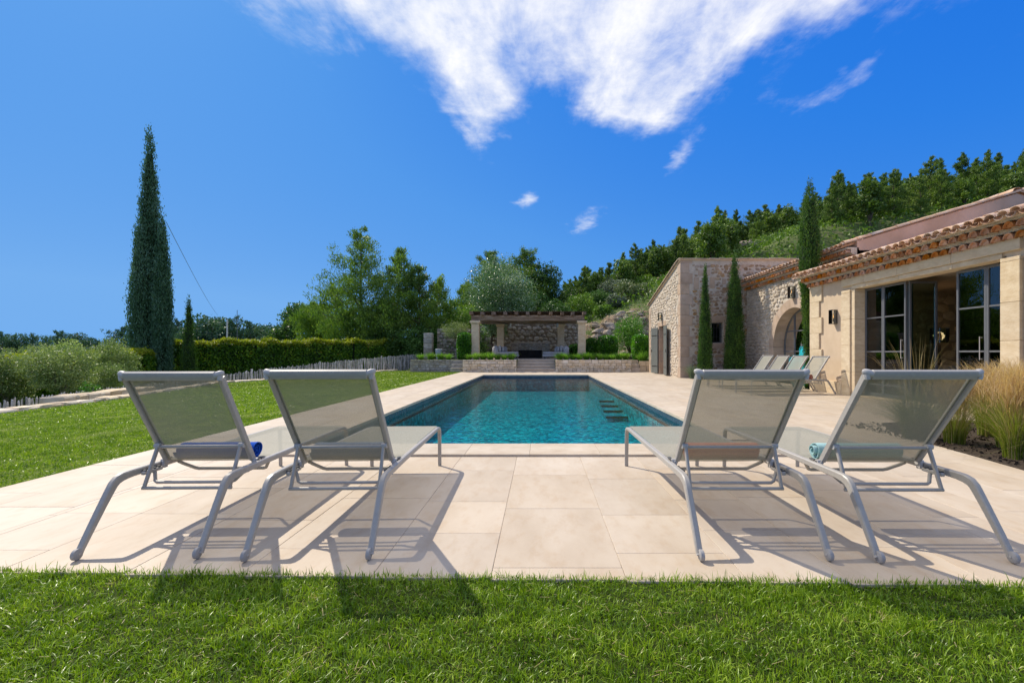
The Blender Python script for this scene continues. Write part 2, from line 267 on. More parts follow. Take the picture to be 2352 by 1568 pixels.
M['stipa'] = leafmat('stipa_green', (.10, .16, .012), (.22, .30, .025), (.38, .42, .06), trans=.45, big=2)
M['plume'] = leafmat('stipa_plume', (.40, .25, .12), (.57, .39, .22), (.75, .60, .38), trans=.45, big=2)
M['darkgrass'] = leafmat('dark_fountain_grass', (.03, .055, .008), (.08, .11, .02), (.20, .22, .06), trans=.35, big=2)
M['stem'] = leafmat('dry_stems', (.34, .24, .10), (.50, .38, .18), (.66, .54, .30), trans=.3)

# ---------------------------------------------------------------- building blocks
C = S.collection
WL = {}
def lab(o, label=None, cat=None, group=None, kind=None):
    if label: o['label'] = label
    if cat: o['category'] = cat
    if group: o['group'] = group
    if kind: o['kind'] = kind
    return o
def empty(name, loc, label=None, cat=None, group=None, rz=0, kind=None):
    o = bpy.data.objects.new(name, None); C.objects.link(o); o.location = loc; o.rotation_euler = (0, 0, rz)
    o.empty_display_size = .2; WL[o.name] = Vector(loc); lab(o, label, cat, group, kind); return o
def link(name, me, parent=None, loc=(0, 0, 0), rot=None, scale=None, world=True):
    """loc is a world position when the parent chain has no rotation, else local (world=False)"""
    o = bpy.data.objects.new(name, me); C.objects.link(o); loc = Vector(loc)
    WL[o.name] = loc.copy()
    if parent is not None:
        o.parent = parent
        if world: loc = loc - WL[parent.name]
    o.location = loc
    if rot is not None: o.rotation_euler = rot
    if scale is not None: o.scale = scale
    return o
class MB:
    def __init__(s): s.v = []; s.f = []
    def add(s, vs, fs):
        n = len(s.v); s.v += [tuple(p) for p in vs]; s.f += [tuple(i+n for i in f) for f in fs]; return s
    def box(s, a, b, ch=0):
        (x0, y0, z0), (x1, y1, z1) = a, b
        if not ch:
            return s.add([(x, y, z) for x in (x0, x1) for y in (y0, y1) for z in (z0, z1)],
                         [(0, 1, 3, 2), (4, 6, 7, 5), (0, 4, 5, 1), (2, 3, 7, 6), (0, 2, 6, 4), (1, 5, 7, 3)])
        vs = []; idx = {}
        for i, x in enumerate((x0, x1)):
            for j, y in enumerate((y0, y1)):
                for k, z in enumerate((z0, z1)):
                    sx, sy, sz = (1-2*i)*ch, (1-2*j)*ch, (1-2*k)*ch
                    idx[i, j, k, 0] = len(vs); vs.append((x, y+sy, z+sz))
                    idx[i, j, k, 1] = len(vs); vs.append((x+sx, y, z+sz))
                    idx[i, j, k, 2] = len(vs); vs.append((x+sx, y+sy, z))
        g = lambda *a: idx[a]; F = []
        F += [(g(0,0,0,0), g(0,0,1,0), g(0,1,1,0), g(0,1,0,0)), (g(1,0,0,0), g(1,1,0,0), g(1,1,1,0), g(1,0,1,0))]
        F += [(g(0,0,0,1), g(1,0,0,1), g(1,0,1,1), g(0,0,1,1)), (g(0,1,0,1), g(0,1,1,1), g(1,1,1,1), g(1,1,0,1))]
        F += [(g(0,0,0,2), g(0,1,0,2), g(1,1,0,2), g(1,0,0,2)), (g(0,0,1,2), g(1,0,1,2), g(1,1,1,2), g(0,1,1,2))]
        for k in (0, 1):
            for j in (0, 1): F.append((g(0,j,k,1), g(1,j,k,1), g(1,j,k,2), g(0,j,k,2)))
            for i in (0, 1): F.append((g(i,0,k,0), g(i,1,k,0), g(i,1,k,2), g(i,0,k,2)))
        for i in (0, 1):
            for j in (0, 1): F.append((g(i,j,0,0), g(i,j,1,0), g(i,j,1,1), g(i,j,0,1)))
            for j in (0, 1):
                for k in (0, 1): F.append((g(i,j,k,0), g(i,j,k,1), g(i,j,k,2)))
        return s.add(vs, F)
    def tube(s, pts, rad, n=8, cap=True):
        pts = [Vector(p) for p in pts]; rs = rad if isinstance(rad, (list, tuple)) else [rad]*len(pts)
        base = len(s.v); prev = None
        for i, p in enumerate(pts):
            d = (pts[min(i+1, len(pts)-1)]-pts[max(i-1, 0)])
            d = d.normalized() if d.length > 1e-9 else Vector((0, 0, 1))
            if prev is None:
                a = d.cross(Vector((0, 0, 1)));
                if a.length < 1e-3: a = d.cross(Vector((0, 1, 0)))
                a.normalize()
            else:
                a = prev - d*prev.dot(d); a.normalize()
            prev = a; b = d.cross(a)
            for k in range(n):
                t = 2*math.pi*k/n; s.v.append(tuple(p+(a*math.cos(t)+b*math.sin(t))*rs[i]))
        for i in range(len(pts)-1):
            for k in range(n):
                q = base+i*n; s.f.append((q+k, q+(k+1) % n, q+n+(k+1) % n, q+n+k))
        if cap:
            s.f.append(tuple(base+k for k in range(n))[::-1]); e = base+(len(pts)-1)*n; s.f.append(tuple(e+k for k in range(n)))
        return s
    def lathe(s, prof, c=(0, 0, 0), n=20):
        base = len(s.v)
        for r, z in prof:
            for k in range(n):
                t = 2*math.pi*k/n; s.v.append((c[0]+r*math.cos(t), c[1]+r*math.sin(t), c[2]+z))
        for i in range(len(prof)-1):
            for k in range(n):
                q = base+i*n; s.f.append((q+k, q+(k+1) % n, q+n+(k+1) % n, q+n+k))
        return s
    def sweep(s, pts, w, hs, ch=.006):
        """section in a rail lying in the local YZ plane: pts = (x, y, z), w = width along x, hs = height across the path"""
        base = len(s.v); n = 8
        for i, p in enumerate(pts):
            a = Vector(pts[max(i-1, 0)]); b = Vector(pts[min(i+1, len(pts)-1)]); d = (b-a); d.x = 0; d.normalize()
            nn = Vector((0, -d.z, d.y)); p = Vector(p); h = hs[i]/2; ww = w/2; c = min(ch, h*.5)
            for x, q in ((-ww+c, -h), (ww-c, -h), (ww, -h+c), (ww, h-c), (ww-c, h), (-ww+c, h), (-ww, h-c), (-ww, -h+c)):
                s.v.append(tuple(p+Vector((x, 0, 0))+nn*q))
        for i in range(len(pts)-1):
            for k in range(n):
                q = base+i*n; s.f.append((q+k, q+(k+1) % n, q+n+(k+1) % n, q+n+k))
        s.f.append(tuple(base+k for k in range(n))[::-1]); e = base+(len(pts)-1)*n; s.f.append(tuple(e+k for k in range(n)))
        return s
    def mesh(s, name, m, smooth=False, fix=True):
        me = bpy.data.meshes.new(name); me.from_pydata(s.v, [], s.f)
        if fix:
            import bmesh
            b = bmesh.new(); b.from_mesh(me); bmesh.ops.recalc_face_normals(b, faces=b.faces); b.to_mesh(me); b.free()
        if smooth:
            me.polygons.foreach_set('use_smooth', [True]*len(me.polygons))
            try: me.set_sharp_from_angle(angle=R(40))
            except Exception: pass
        me.materials.append(m if not isinstance(m, str) else M[m]); me.update(); return me
    def build(s, name, m, parent=None, smooth=False, loc=None, world=True):
        """vertices are world coordinates unless loc is given"""
        if loc is None and parent is not None and world:
            return link(name, s.mesh(name, m, smooth), parent, (0, 0, 0))
        return link(name, s.mesh(name, m, smooth), parent, loc or (0, 0, 0), world=world)
def npmesh(name, V, F, m, smooth=False):
    V = np.ascontiguousarray(V, dtype=np.float32).reshape(-1, 3); F = np.ascontiguousarray(F, dtype=np.int32)
    k = F.shape[1]; me = bpy.data.meshes.new(name)
    me.vertices.add(len(V)); me.vertices.foreach_set('co', V.ravel())
    me.loops.add(F.size); me.loops.foreach_set('vertex_index', F.ravel())
    me.polygons.add(len(F)); me.polygons.foreach_set('loop_start', np.arange(0, F.size, k, dtype=np.int32))
    try: me.polygons.foreach_set('loop_total', np.full(len(F), k, dtype=np.int32))
    except Exception: pass
    if smooth: me.polygons.foreach_set('use_smooth', np.ones(len(F), dtype=bool))
    me.materials.append(M[m] if isinstance(m, str) else m); me.update(calc_edges=True); return me
def unit(a): return a/np.maximum(np.linalg.norm(a, axis=1, keepdims=True), 1e-9)
def leaves(P, size, rng, up=None, aspect=.55, jit=.8, name='leaves', m='box', drop=None):
    """one small pointed leaf per point; up = preferred long direction"""
    n = len(P); s = size*(.6+.8*rng.random(n))[:, None]
    d = rng.normal(size=(n, 3))
    if up is not None: d = unit(d)*jit+up
    d = unit(d); t = unit(np.cross(d, rng.normal(size=(n, 3))))
    w = aspect*s
    V = np.stack([P-d*s*.5, P+t*w*.5-d*s*.05, P+d*s*.5, P-t*w*.5-d*s*.05], 1)
    F = np.arange(4*n).reshape(n, 4)
    return npmesh(name, V.reshape(-1, 3), F, m)
def blades(P, h, w, rng, lean=.35, az=None, name='blades', m='grass', curve=.5, seg=2):
    n = len(P); h = (h*(.55+.75*rng.random(n))) if np.isscalar(h) else h
    a = rng.random(n)*2*math.pi if az is None else az
    ln = (np.abs(rng.normal(size=n))*lean) if np.isscalar(lean) else lean
    d = np.stack([np.cos(a), np.sin(a), np.zeros(n)], 1); sd = np.stack([-np.sin(a), np.cos(a), np.zeros(n)], 1)
    tw = rng.random(n)*2*math.pi; sd = unit(sd*np.cos(tw)[:, None]*.6+d*np.sin(tw)[:, None]*.6+sd*.5)
    ww = (w*(.6+.7*rng.random(n)))[:, None]*.5; hh = h[:, None]; l = ln[:, None]
    z = np.array([[0, 0, 1.]])
    rows = [P-sd*ww, P+sd*ww]
    for i in range(1, seg):
        t = i/seg; c = P+z*hh*(t*(1-.12*l*t))+d*hh*l*(t**(1+curve*1.4))
        rows += [c-sd*ww*(1-.45*t), c+sd*ww*(1-.45*t)]
    tip = P+z*hh*np.maximum(.12, 1-.25*l)+d*hh*l*1.0
    rows += [tip]
    k = len(rows); V = np.stack(rows, 1).reshape(-1, 3); b = (np.arange(n)*k)[:, None]; T = []
    for i in range(seg-1):
        q = 2*i; T += [b+np.array([[q, q+1, q+3]]), b+np.array([[q, q+3, q+2]])]
    q = 2*(seg-1); T += [b+np.array([[q, q+1, q+2]])]
    return npmesh(name, V, np.concatenate(T), m)
# terrain --------------------------------------------------------
def sm(a, b, t):
    t = np.clip((t-a)/(b-a), 0, 1); return t*t*(3-2*t)
EDGE = [(-9.9, -20), (-9.95, 5), (-10.0, 8.43), (-10.3, 11.2), (-11.3, 15), (-11.8, 16.6), (-11.1, 18.6), (-10.1, 24), (-9.0, 29.2)]
def edge_x(y): return np.interp(y, [p[1] for p in EDGE], [p[0] for p in EDGE])
def hterr(x, y):
    x = np.asarray(x, float); y = np.asarray(y, float)
    z = -.06-.75*sm(.1, 2.6, edge_x(np.minimum(y, 29))-x)*(1-.8*sm(24, 34, y))
    z = z+.75*sm(28.2, 29.6, y)*sm(-8.6, -7.6, x)
    # hill
    bank = sm(33.6, 38.5, y)*sm(-6, 1.5, x)*(2.1+.9*sm(2, 8, x))
    hill = np.maximum(0, (.06+.125*sm(5, 60, x))*(np.minimum(y, 170)-37)+.36*(np.minimum(x, 27)-2.5)+.125*np.maximum(0, np.minimum(x, 220)-27))*sm(34, 46, y)
    hill = hill+sm(150, 400, y)*(-hill)*.9
    hill = hill*sm(-60, 0, x+.29*(y-37))+0
    z = z+bank+hill
    z = z+.35*np.sin(x*.31+1.3)*np.sin(y*.23)*sm(40, 60, y)
    return z
def at(x, y, Y): return ((x-1240)*Y/1045, Y, H-(y-809)*Y/1045)
rng = np.random.default_rng(7); rnd = random.Random(5)
def axis(pts): 
    out = []
    for (a, b, s) in pts:
        n = max(1, int(round((b-a)/s))); out += [a+(b-a)*i/n for i in range(n)]
    out.append(pts[-1][1]); return out
xs = axis([(-3000, -600, 400), (-600, -120, 40), (-120, -30, 6), (-30, -12.6, 1.2), (-12.6, -8, .4), (-8, -4.48, .88), (-4.48, 8.6, 1.09), (8.6, 60, 2), (60, 200, 7), (200, 1200, 100)])
ys = axis([(-60, -6, 9), (-6, 2.2, 1.6), (2.2, 26.0, 1.4), (26.0, 60, .8), (60, 200, 5), (200, 1000, 50), (1000, 5000, 500)])
X, Y = np.meshgrid(xs, ys); Z = hterr(X, Y)
V = np.stack([X, Y, Z], -1).reshape(-1, 3); nx = len(xs); F = []
for j in range(len(ys)-1):
    for i in range(nx-1):
        if -4.49 < xs[i] < 8.5 and 2.19 < ys[j] < 25.9: continue
        F.append((j*nx+i, j*nx+i+1, (j+1)*nx+i+1, (j+1)*nx+i))
lab(link('ground', npmesh('ground', V, np.array(F), 'ground', True)), kind='structure')
# ================================================================ patio and pool
PX0, PX1, PY0, PY1 = -2.81, 2.42, 5.47, 22.6       # pool inner edges
ZW = -.13
patio = empty('patio', (0, 0, 0), kind='structure')
def lawn_edge(x): return 2.272-.0274*x             # near edge of the paving
mb = MB()
for a, b in (((-4.47, 2.42), (PX0, 26.05)), ((PX1, 2.42), (8.6, 26.05)), ((PX0, 2.42), (PX1, PY0)), ((PX0, PY1), (PX1, 26.05))):
    mb.box((a[0], a[1], -.3), (b[0], b[1], -.004))
mb.build('screed', 'grout', patio)
slabs = []
def slab(x0, x1, y0, y1, z=0.0, t=.03, m='paving', g=.0012, name='paving_slab'):
    x0 += g; x1 -= g; y0 += g; y1 -= g
    if x1-x0 < .05 or y1-y0 < .05: return
    slabs.append(((x0+x1)/2, (y0+y1)/2, x1-x0, y1-y0, z, t, m, name))
def strip_fill(x0, x1, y0, y1, off):
    """strips running away from the house front, slabs .9 m long, broken round the pool and its coping"""
    y = y0-off
    while y < y1:
        L_ = rnd.choice((.9, .9, .9, .6)); a, b = max(y, y0), min(y+L_, y1); y += L_
        if b-a > .02: slab(x0, x1, a, b)
cuts = [-4.48]; wseq = [.49, .67, .6]
xsn = [-.245, .43]
while xsn[0] > -4.48: xsn.insert(0, xsn[0]-rnd.choice((.49, .67, .60)))
while xsn[-1] < 8.5: xsn.append(xsn[-1]+rnd.choice((.49, .67, .60)))
xsn = [max(-4.48, v) for v in xsn if v > -5]; xsn = sorted(set([-4.48]+[round(v, 3) for v in xsn]))
ctop = PY0-.57
for x0, x1 in zip(xsn[:-1], xsn[1:]):
    segs = [(x0, x1)]
    parts = []
    for a, b in ((x0, min(x1, PX0-.52)), (max(x0, PX0-.52), min(x1, PX1+.58)), (max(x0, PX1+.58), x1)):
        if b-a > .04: parts.append((a, b))
    for a, b in parts:
        mid = (a+b)/2; ye = lawn_edge(mid)-.02; off = rnd.random()*.9
        if abs(a+.245) < .02: off = ye-2.375+.9
        if PX0-.52 <= mid <= PX1+.58:
            strip_fill(a, b, ye, ctop, off); strip_fill(a, b, PY1+.55, 26, off)
        else: strip_fill(a, b, ye, 26, off)
# coping
for side, xa, xb in (('l', PX0-.52, PX0+.012), ('r', PX1-.012, PX1+.58)):
    y = ctop
    while y < PY1+.5:
        b = min(y+rnd.choice((.9, .9, .7)), PY1+.55); slab(xa, xb, y, b, .012, .05, 'coping', name='coping_slab'); y = b
for y0, y1, z in ((ctop, PY0+.012, .026), (PY1-.012, PY1+.55, .012)):
    x = PX0
    for w in (.62, .76, .62, .70, .765, .7, .62, 1):
        b = min(x+w, PX1)
        if b-x > .03: slab(x, b, y0, y1, z, .052, 'coping', name='coping_slab')
        x = b
# the raised cover slab in front of the pool runs a little past its corners: rebuild the two corner slabs higher
slabs = [s for s in slabs if not (s[7] == 'coping_slab' and s[0] < PX0 or s[7] == 'coping_slab' and s[0] > PX1) or s[1] > PY0+.1]
for xa, xb in ((PX0-.52, PX0), (PX1, PX1+.58)): slab(xa, xb, ctop, PY0+.012, .026, .052, 'coping', name='coping_slab')
meshcache = {}
def slab_mesh(w, l, t, m):
    k = (round(w, 3), round(l, 3), t, m)
    if k not in meshcache: meshcache[k] = MB().box((-k[0]/2, -k[1]/2, -t), (k[0]/2, k[1]/2, 0), .002).mesh('slab', m)
    return meshcache[k]
slabs.sort(key=lambda s: -(s[2]*s[3]**.5/max(1, s[1])**2.4 + (1e-3 if s[7] == 'coping_slab' else 0)))
far = {'paving': MB(), 'coping': MB()}
for i, (cx, cy, w, l, z, t, m, nm) in enumerate(slabs):
    zz_ = z+rnd.uniform(-.0008, .0008)
    if i < 300: link(nm, slab_mesh(w, l, t, m), patio, (cx, cy, zz_))
    else: far[m].box((cx-w/2, cy-l/2, zz_-t), (cx+w/2, cy+l/2, zz_), .003)
for m in far:
    if far[m].v: lab(far[m].build('distant_slabs', m, patio), kind='stuff')
# pool shell
pool = empty('pool_basin', (0, 0, 0), kind='structure')
D = -.78
MB().box((PX0-.3, PY0-.3, D-.1), (PX1+.3, PY1+.3, D)).build('pool_floor', 'mosaic', pool)
mb = MB()
mb.box((PX0-.1, PY0-.1, D), (PX0, PY1+.1, -.24)); mb.box((PX1, PY0-.1, D), (PX1+.1, PY1+.1, -.24))
mb.box((PX0, PY0-.1, D), (PX1, PY0, -.24)); mb.box((PX0, PY1, D), (PX1, PY1+.1, -.24)); mb.build('pool_wall', 'mosaic', pool)
mb = MB()
mb.box((PX0-.1, PY0-.1, -.24), (PX0+.004, PY1+.1, -.036)); mb.box((PX1-.004, PY0-.1, -.24), (PX1+.1, PY1+.1, -.036))
mb.box((PX0, PY0-.1, -.24), (PX1, PY0+.004, -.036)); mb.box((PX0, PY1-.004, -.24), (PX1, PY1+.1, -.036)); mb.build('waterline_band', 'band', pool)
for i in range(4):
    y = 12.5+i*.80; z = -.64+.06*i
    e = MB().box((1.84+.04*i, y, D), (PX1, y+.80, z)).build('pool_step', 'mosaic', pool)
    MB().box((1.82+.04*i, y-.012, z-.045), (PX1, y+.05, z+.006)).build('step_nosing', 'poolstep', e)
for x, y, s in ((PX0+.006, 16.2, 1), (PX0+.006, 11.0, 1), (PX1-.006, 7.6, -1)):
    lab(MB().tube([(x, y, -.19), (x+s*.015, y, -.19)], [.05, .045], 12).build('wall_inlet', 'pot', pool))
lab(link('pool_water', npmesh('pool_water', [(PX0, PY0, ZW), (PX1, PY0, ZW), (PX1, PY1, ZW), (PX0, PY1, ZW)], [(0, 1, 2, 3)], 'water')), kind='structure')
# ================================================================ lawn
def lawn_sheet(name, rows, m='lawn', bump=.008):
    V = []; F = []; n = len(rows[0])
    for r in rows: V += [(x, y, z+rng.normal()*bump) for x, y, z in r]
    for j in range(len(rows)-1):
        for i in range(n-1): F.append((j*n+i, j*n+i+1, (j+1)*n+i+1, (j+1)*n+i))
    return lab(link(name, npmesh(name, V, np.array(F), m, True)), kind='structure')
rows = []
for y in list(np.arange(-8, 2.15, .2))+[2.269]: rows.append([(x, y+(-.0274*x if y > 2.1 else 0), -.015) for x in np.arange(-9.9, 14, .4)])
lawn_sheet('lawn_near', rows, 'lawn_shade', .0015)
rows = []
for y in list(np.arange(2.25, 27.8, .5)):
    e = float(edge_x(y))+.12; xr = -4.49 if y < 26 else -7.9
    rows.append([(e+(xr-e)*t, y, -.012) for t in np.linspace(0, 1, 18)])
lawn_sheet('lawn', rows)
def lawn_pts(n, x0, x1, y0, y1, cond): 
    x = x0+(x1-x0)*rng.random(n); y = y0+(y1-y0)*rng.random(n); k = cond(x, y); return np.stack([x[k], y[k], np.full(k.sum(), -.015)], 1)
P = lawn_pts(270000, -4.9, 4.7, .9, 2.42, lambda x, y: (y < 2.275-.0274*x) & (np.abs(x) < 1.35*y+1.9))
dens = rng.random(len(P)) < .88+.30*np.sin(P[:, 0]*9+2*np.sin(P[:, 1]*11))*np.cos(P[:, 1]*13+P[:, 0]*4)
P = P[dens]
hh = .0255*(.45+1.0*rng.random(len(P)))*(1+.22*np.sin(P[:, 0]*5.1+P[:, 1]*7)+.22*np.sin(P[:, 0]*17+3*np.sin(P[:, 1]*15)))
lab(link('grass', blades(P, hh, .0044, rng, lean=.85, name='grass', seg=3)), kind='stuff')
# long uncut blades along the paving edge
x = rng.uniform(-4.6, 4.6, 3600); y = 2.272-.0274*x-np.abs(rng.normal(size=3600))*.022; P = np.stack([x, y, np.full(3600, -.01)], 1)
lab(link('edge_grass', blades(P, .030+.045*rng.random(3600)**4, .0042, rng, lean=.45, name='edge_grass', seg=3)), kind='stuff')
cond = lambda x, y: (x > edge_x(y)+.1) & (x > -1.25*y-1)
P = [lawn_pts(100000, -11, -4.5, 3.3, 8, cond), lawn_pts(60000, -12, -4.5, 8, 14, cond), lawn_pts(42000, -12, -4.5, 14, 27.5, lambda x, y: cond(x, y) & ((y < 25.9) | (x < -7.9)))]
for p, h_, w_ in zip(P, (.030, .034, .038), (.009, .016, .028)):
    lab(link('grass', blades(p, h_, w_, rng, lean=.8, name='grass', seg=2)), kind='stuff')
# clippings / dry straw lying on the front lawn
x = rng.uniform(-3, 3, 900); y = rng.uniform(1.3, 2.2, 900); P = np.stack([x, y, np.full(900, .012)], 1)
a = rng.random(900)*6.28; Ls = (.01+.045*rng.random(900)**4)[:, None]; d = np.stack([np.cos(a), np.sin(a), rng.normal(size=900)*.15], 1); t = np.stack([-np.sin(a), np.cos(a), 0*a], 1)*.0008
V = np.stack([P-t, P+t, P+d*Ls+t, P+d*Ls-t], 1).reshape(-1, 3)
lab(link('dry_clippings', npmesh('clip', V, np.arange(3600).reshape(-1, 4), 'stem')), kind='stuff')
# ================================================================ stones
def stone_mesh(m, seed, n=8, flat=.5):
    """irregular flat faced stone: unit footprint in local XZ, bulging towards -Y"""
    r = random.Random(seed); mb = MB(); rr = [.42+.22*r.random() for _ in range(n)]; ph = r.random()*6
    asp = r.uniform(.65, .95)
    for s_, y, j in ((1.0, .35, 0), (.97, -.10, 0), (.74, -.42, .06), (.35, -.5, .06)):
        for k in range(n):
            t = ph+2*math.pi*k/n; q = rr[k]*s_
            mb.v.append((math.cos(t)*q, y+r.uniform(-j, j), math.sin(t)*q*asp))
    for i in range(3):
        for k in range(n): a = i*n; mb.f.append((a+k, a+(k+1) % n, a+n+(k+1) % n, a+n+k))
    mb.f.append(tuple(3*n+k for k in range(n)))
    return mb
STM = {}
def stones_for(m):
    if m not in STM: STM[m] = [stone_mesh(m, 100+i).mesh('stone', m) for i in range(12)]
    return STM[m]
def rubble(parent, org, u, nrm, w, h, ok, size, m, seed, cover=1.0, proud=.03, limit=300, name='stone', score=None):
    """random stones pressed into the wall plane org + a*u + b*Z, facing nrm"""
    r = random.Random(seed); u = Vector(u); nrm = Vector(nrm); org = Vector(org); pts = []
    cell = size*1.12; ny = int(h/(cell*.72)); nx_ = int(w/cell)
    for j in range(ny+1):
        for i in range(nx_+1):
            a = (i+.5*(j % 2)+r.uniform(-.28, .28))*cell; b = (j+.5+r.uniform(-.22, .22))*cell*.72
            if r.random() > cover: continue
            s = size*r.uniform(.62, 1.25)
            if a < s*.5 or a > w-s*.5 or b < s*.3 or b > h or not ok(a, b, s*.5): continue
            pts.append((a, b, s))
    pts.sort(key=lambda p: -(p[2] if score is None else p[2]*score(p[0], p[1])))
    rot0 = math.atan2(-nrm.x, nrm.y)+math.pi   # local -Y faces nrm
    ms = stones_for(m); rest = MB()
    for i, (a, b, s) in enumerate(pts):
        p = org+u*a+Vector((0, 0, b))+nrm*(proud*.25); rt = r.uniform(-.35, .35); fl = s*r.uniform(.30, .55)
        sc = (s*r.uniform(.95, 1.25), proud*r.uniform(1.3, 1.9), s*r.uniform(.75, 1.0))
        if i < limit:
            link(name, ms[r.randrange(12)], parent, p, rot=(0, rt, rot0), scale=sc)
        else:
            mt = Matrix.Translation(p) @ Matrix.Rotation(rot0, 4, 'Z') @ Matrix.Rotation(rt, 4, 'Y') @ Matrix.Diagonal((*sc, 1))
            me = ms[r.randrange(12)]; n0 = len(rest.v)
            rest.v += [tuple(mt @ v.co) for v in me.vertices]; rest.f += [tuple(k+n0 for k in f.vertices) for f in me.polygons]
    if rest.v: lab(link('small_'+name+'s', rest.mesh('rest', m), parent), kind='stuff')
def coursed(parent, org, u, nrm, w, h, m, seed, hr=(.09, .17), lr=(.16, .42), depth=.16, top=None, name='stone', jit=.02, limit=290):
    """coursed walling: every stone a chamfered block with open joints"""
    r = random.Random(seed); u = Vector(u).normalized(); nrm = Vector(nrm); org = Vector(org); z = 0; cnt = 0; rest = MB()
    ang = math.atan2(u.y, u.x)
    while z < h-.03:
        hh_ = min(r.uniform(*hr), h-z)
        if h-z-hh_ < .05: hh_ = h-z
        x = 0
        while x < w-.02:
            l = min(r.uniform(*lr), w-x)
            if w-x-l < .09: l = w-x
            if top is None or z < top(x+l/2):
                hz = hh_ if top is None else min(hh_, top(x+l/2)-z)
                if hz > .03:
                    pr = r.uniform(-jit, jit); g = .008
                    ws = [l-g*2, depth, hz-g*2]
                    mb = MB(); c = min(.012, ws[2]*.2); mb.box((-ws[0]/2, 0, -ws[2]/2), (ws[0]/2, ws[1], ws[2]/2), c)
                    mb.v = [(a+r.uniform(-1, 1)*.010, b+(r.uniform(-1, 1)*.010 if b < .05 else 0), c_+r.uniform(-1, 1)*.009) for a, b, c_ in mb.v]
                    p = org+u*(x+l/2)+Vector((0, 0, z+hz/2))+nrm*pr
                    rz = math.atan2(-nrm.x, nrm.y)+math.pi
                    if cnt < limit:
                        o = link(name, mb.mesh('stone', m), parent, p, rot=(0, 0, rz))
                    else:
                        mt = Matrix.Translation(p) @ Matrix.Rotation(rz, 4, 'Z'); n0 = len(rest.v)
                        rest.v += [tuple(mt @ Vector(v)) for v in mb.v]; rest.f += [tuple(k+n0 for k in f) for f in mb.f]
                    cnt += 1
            x += l
        z += hh_
    if rest.v: lab(link('upper_'+name+'s', rest.mesh('rest', m), parent), kind='stuff')
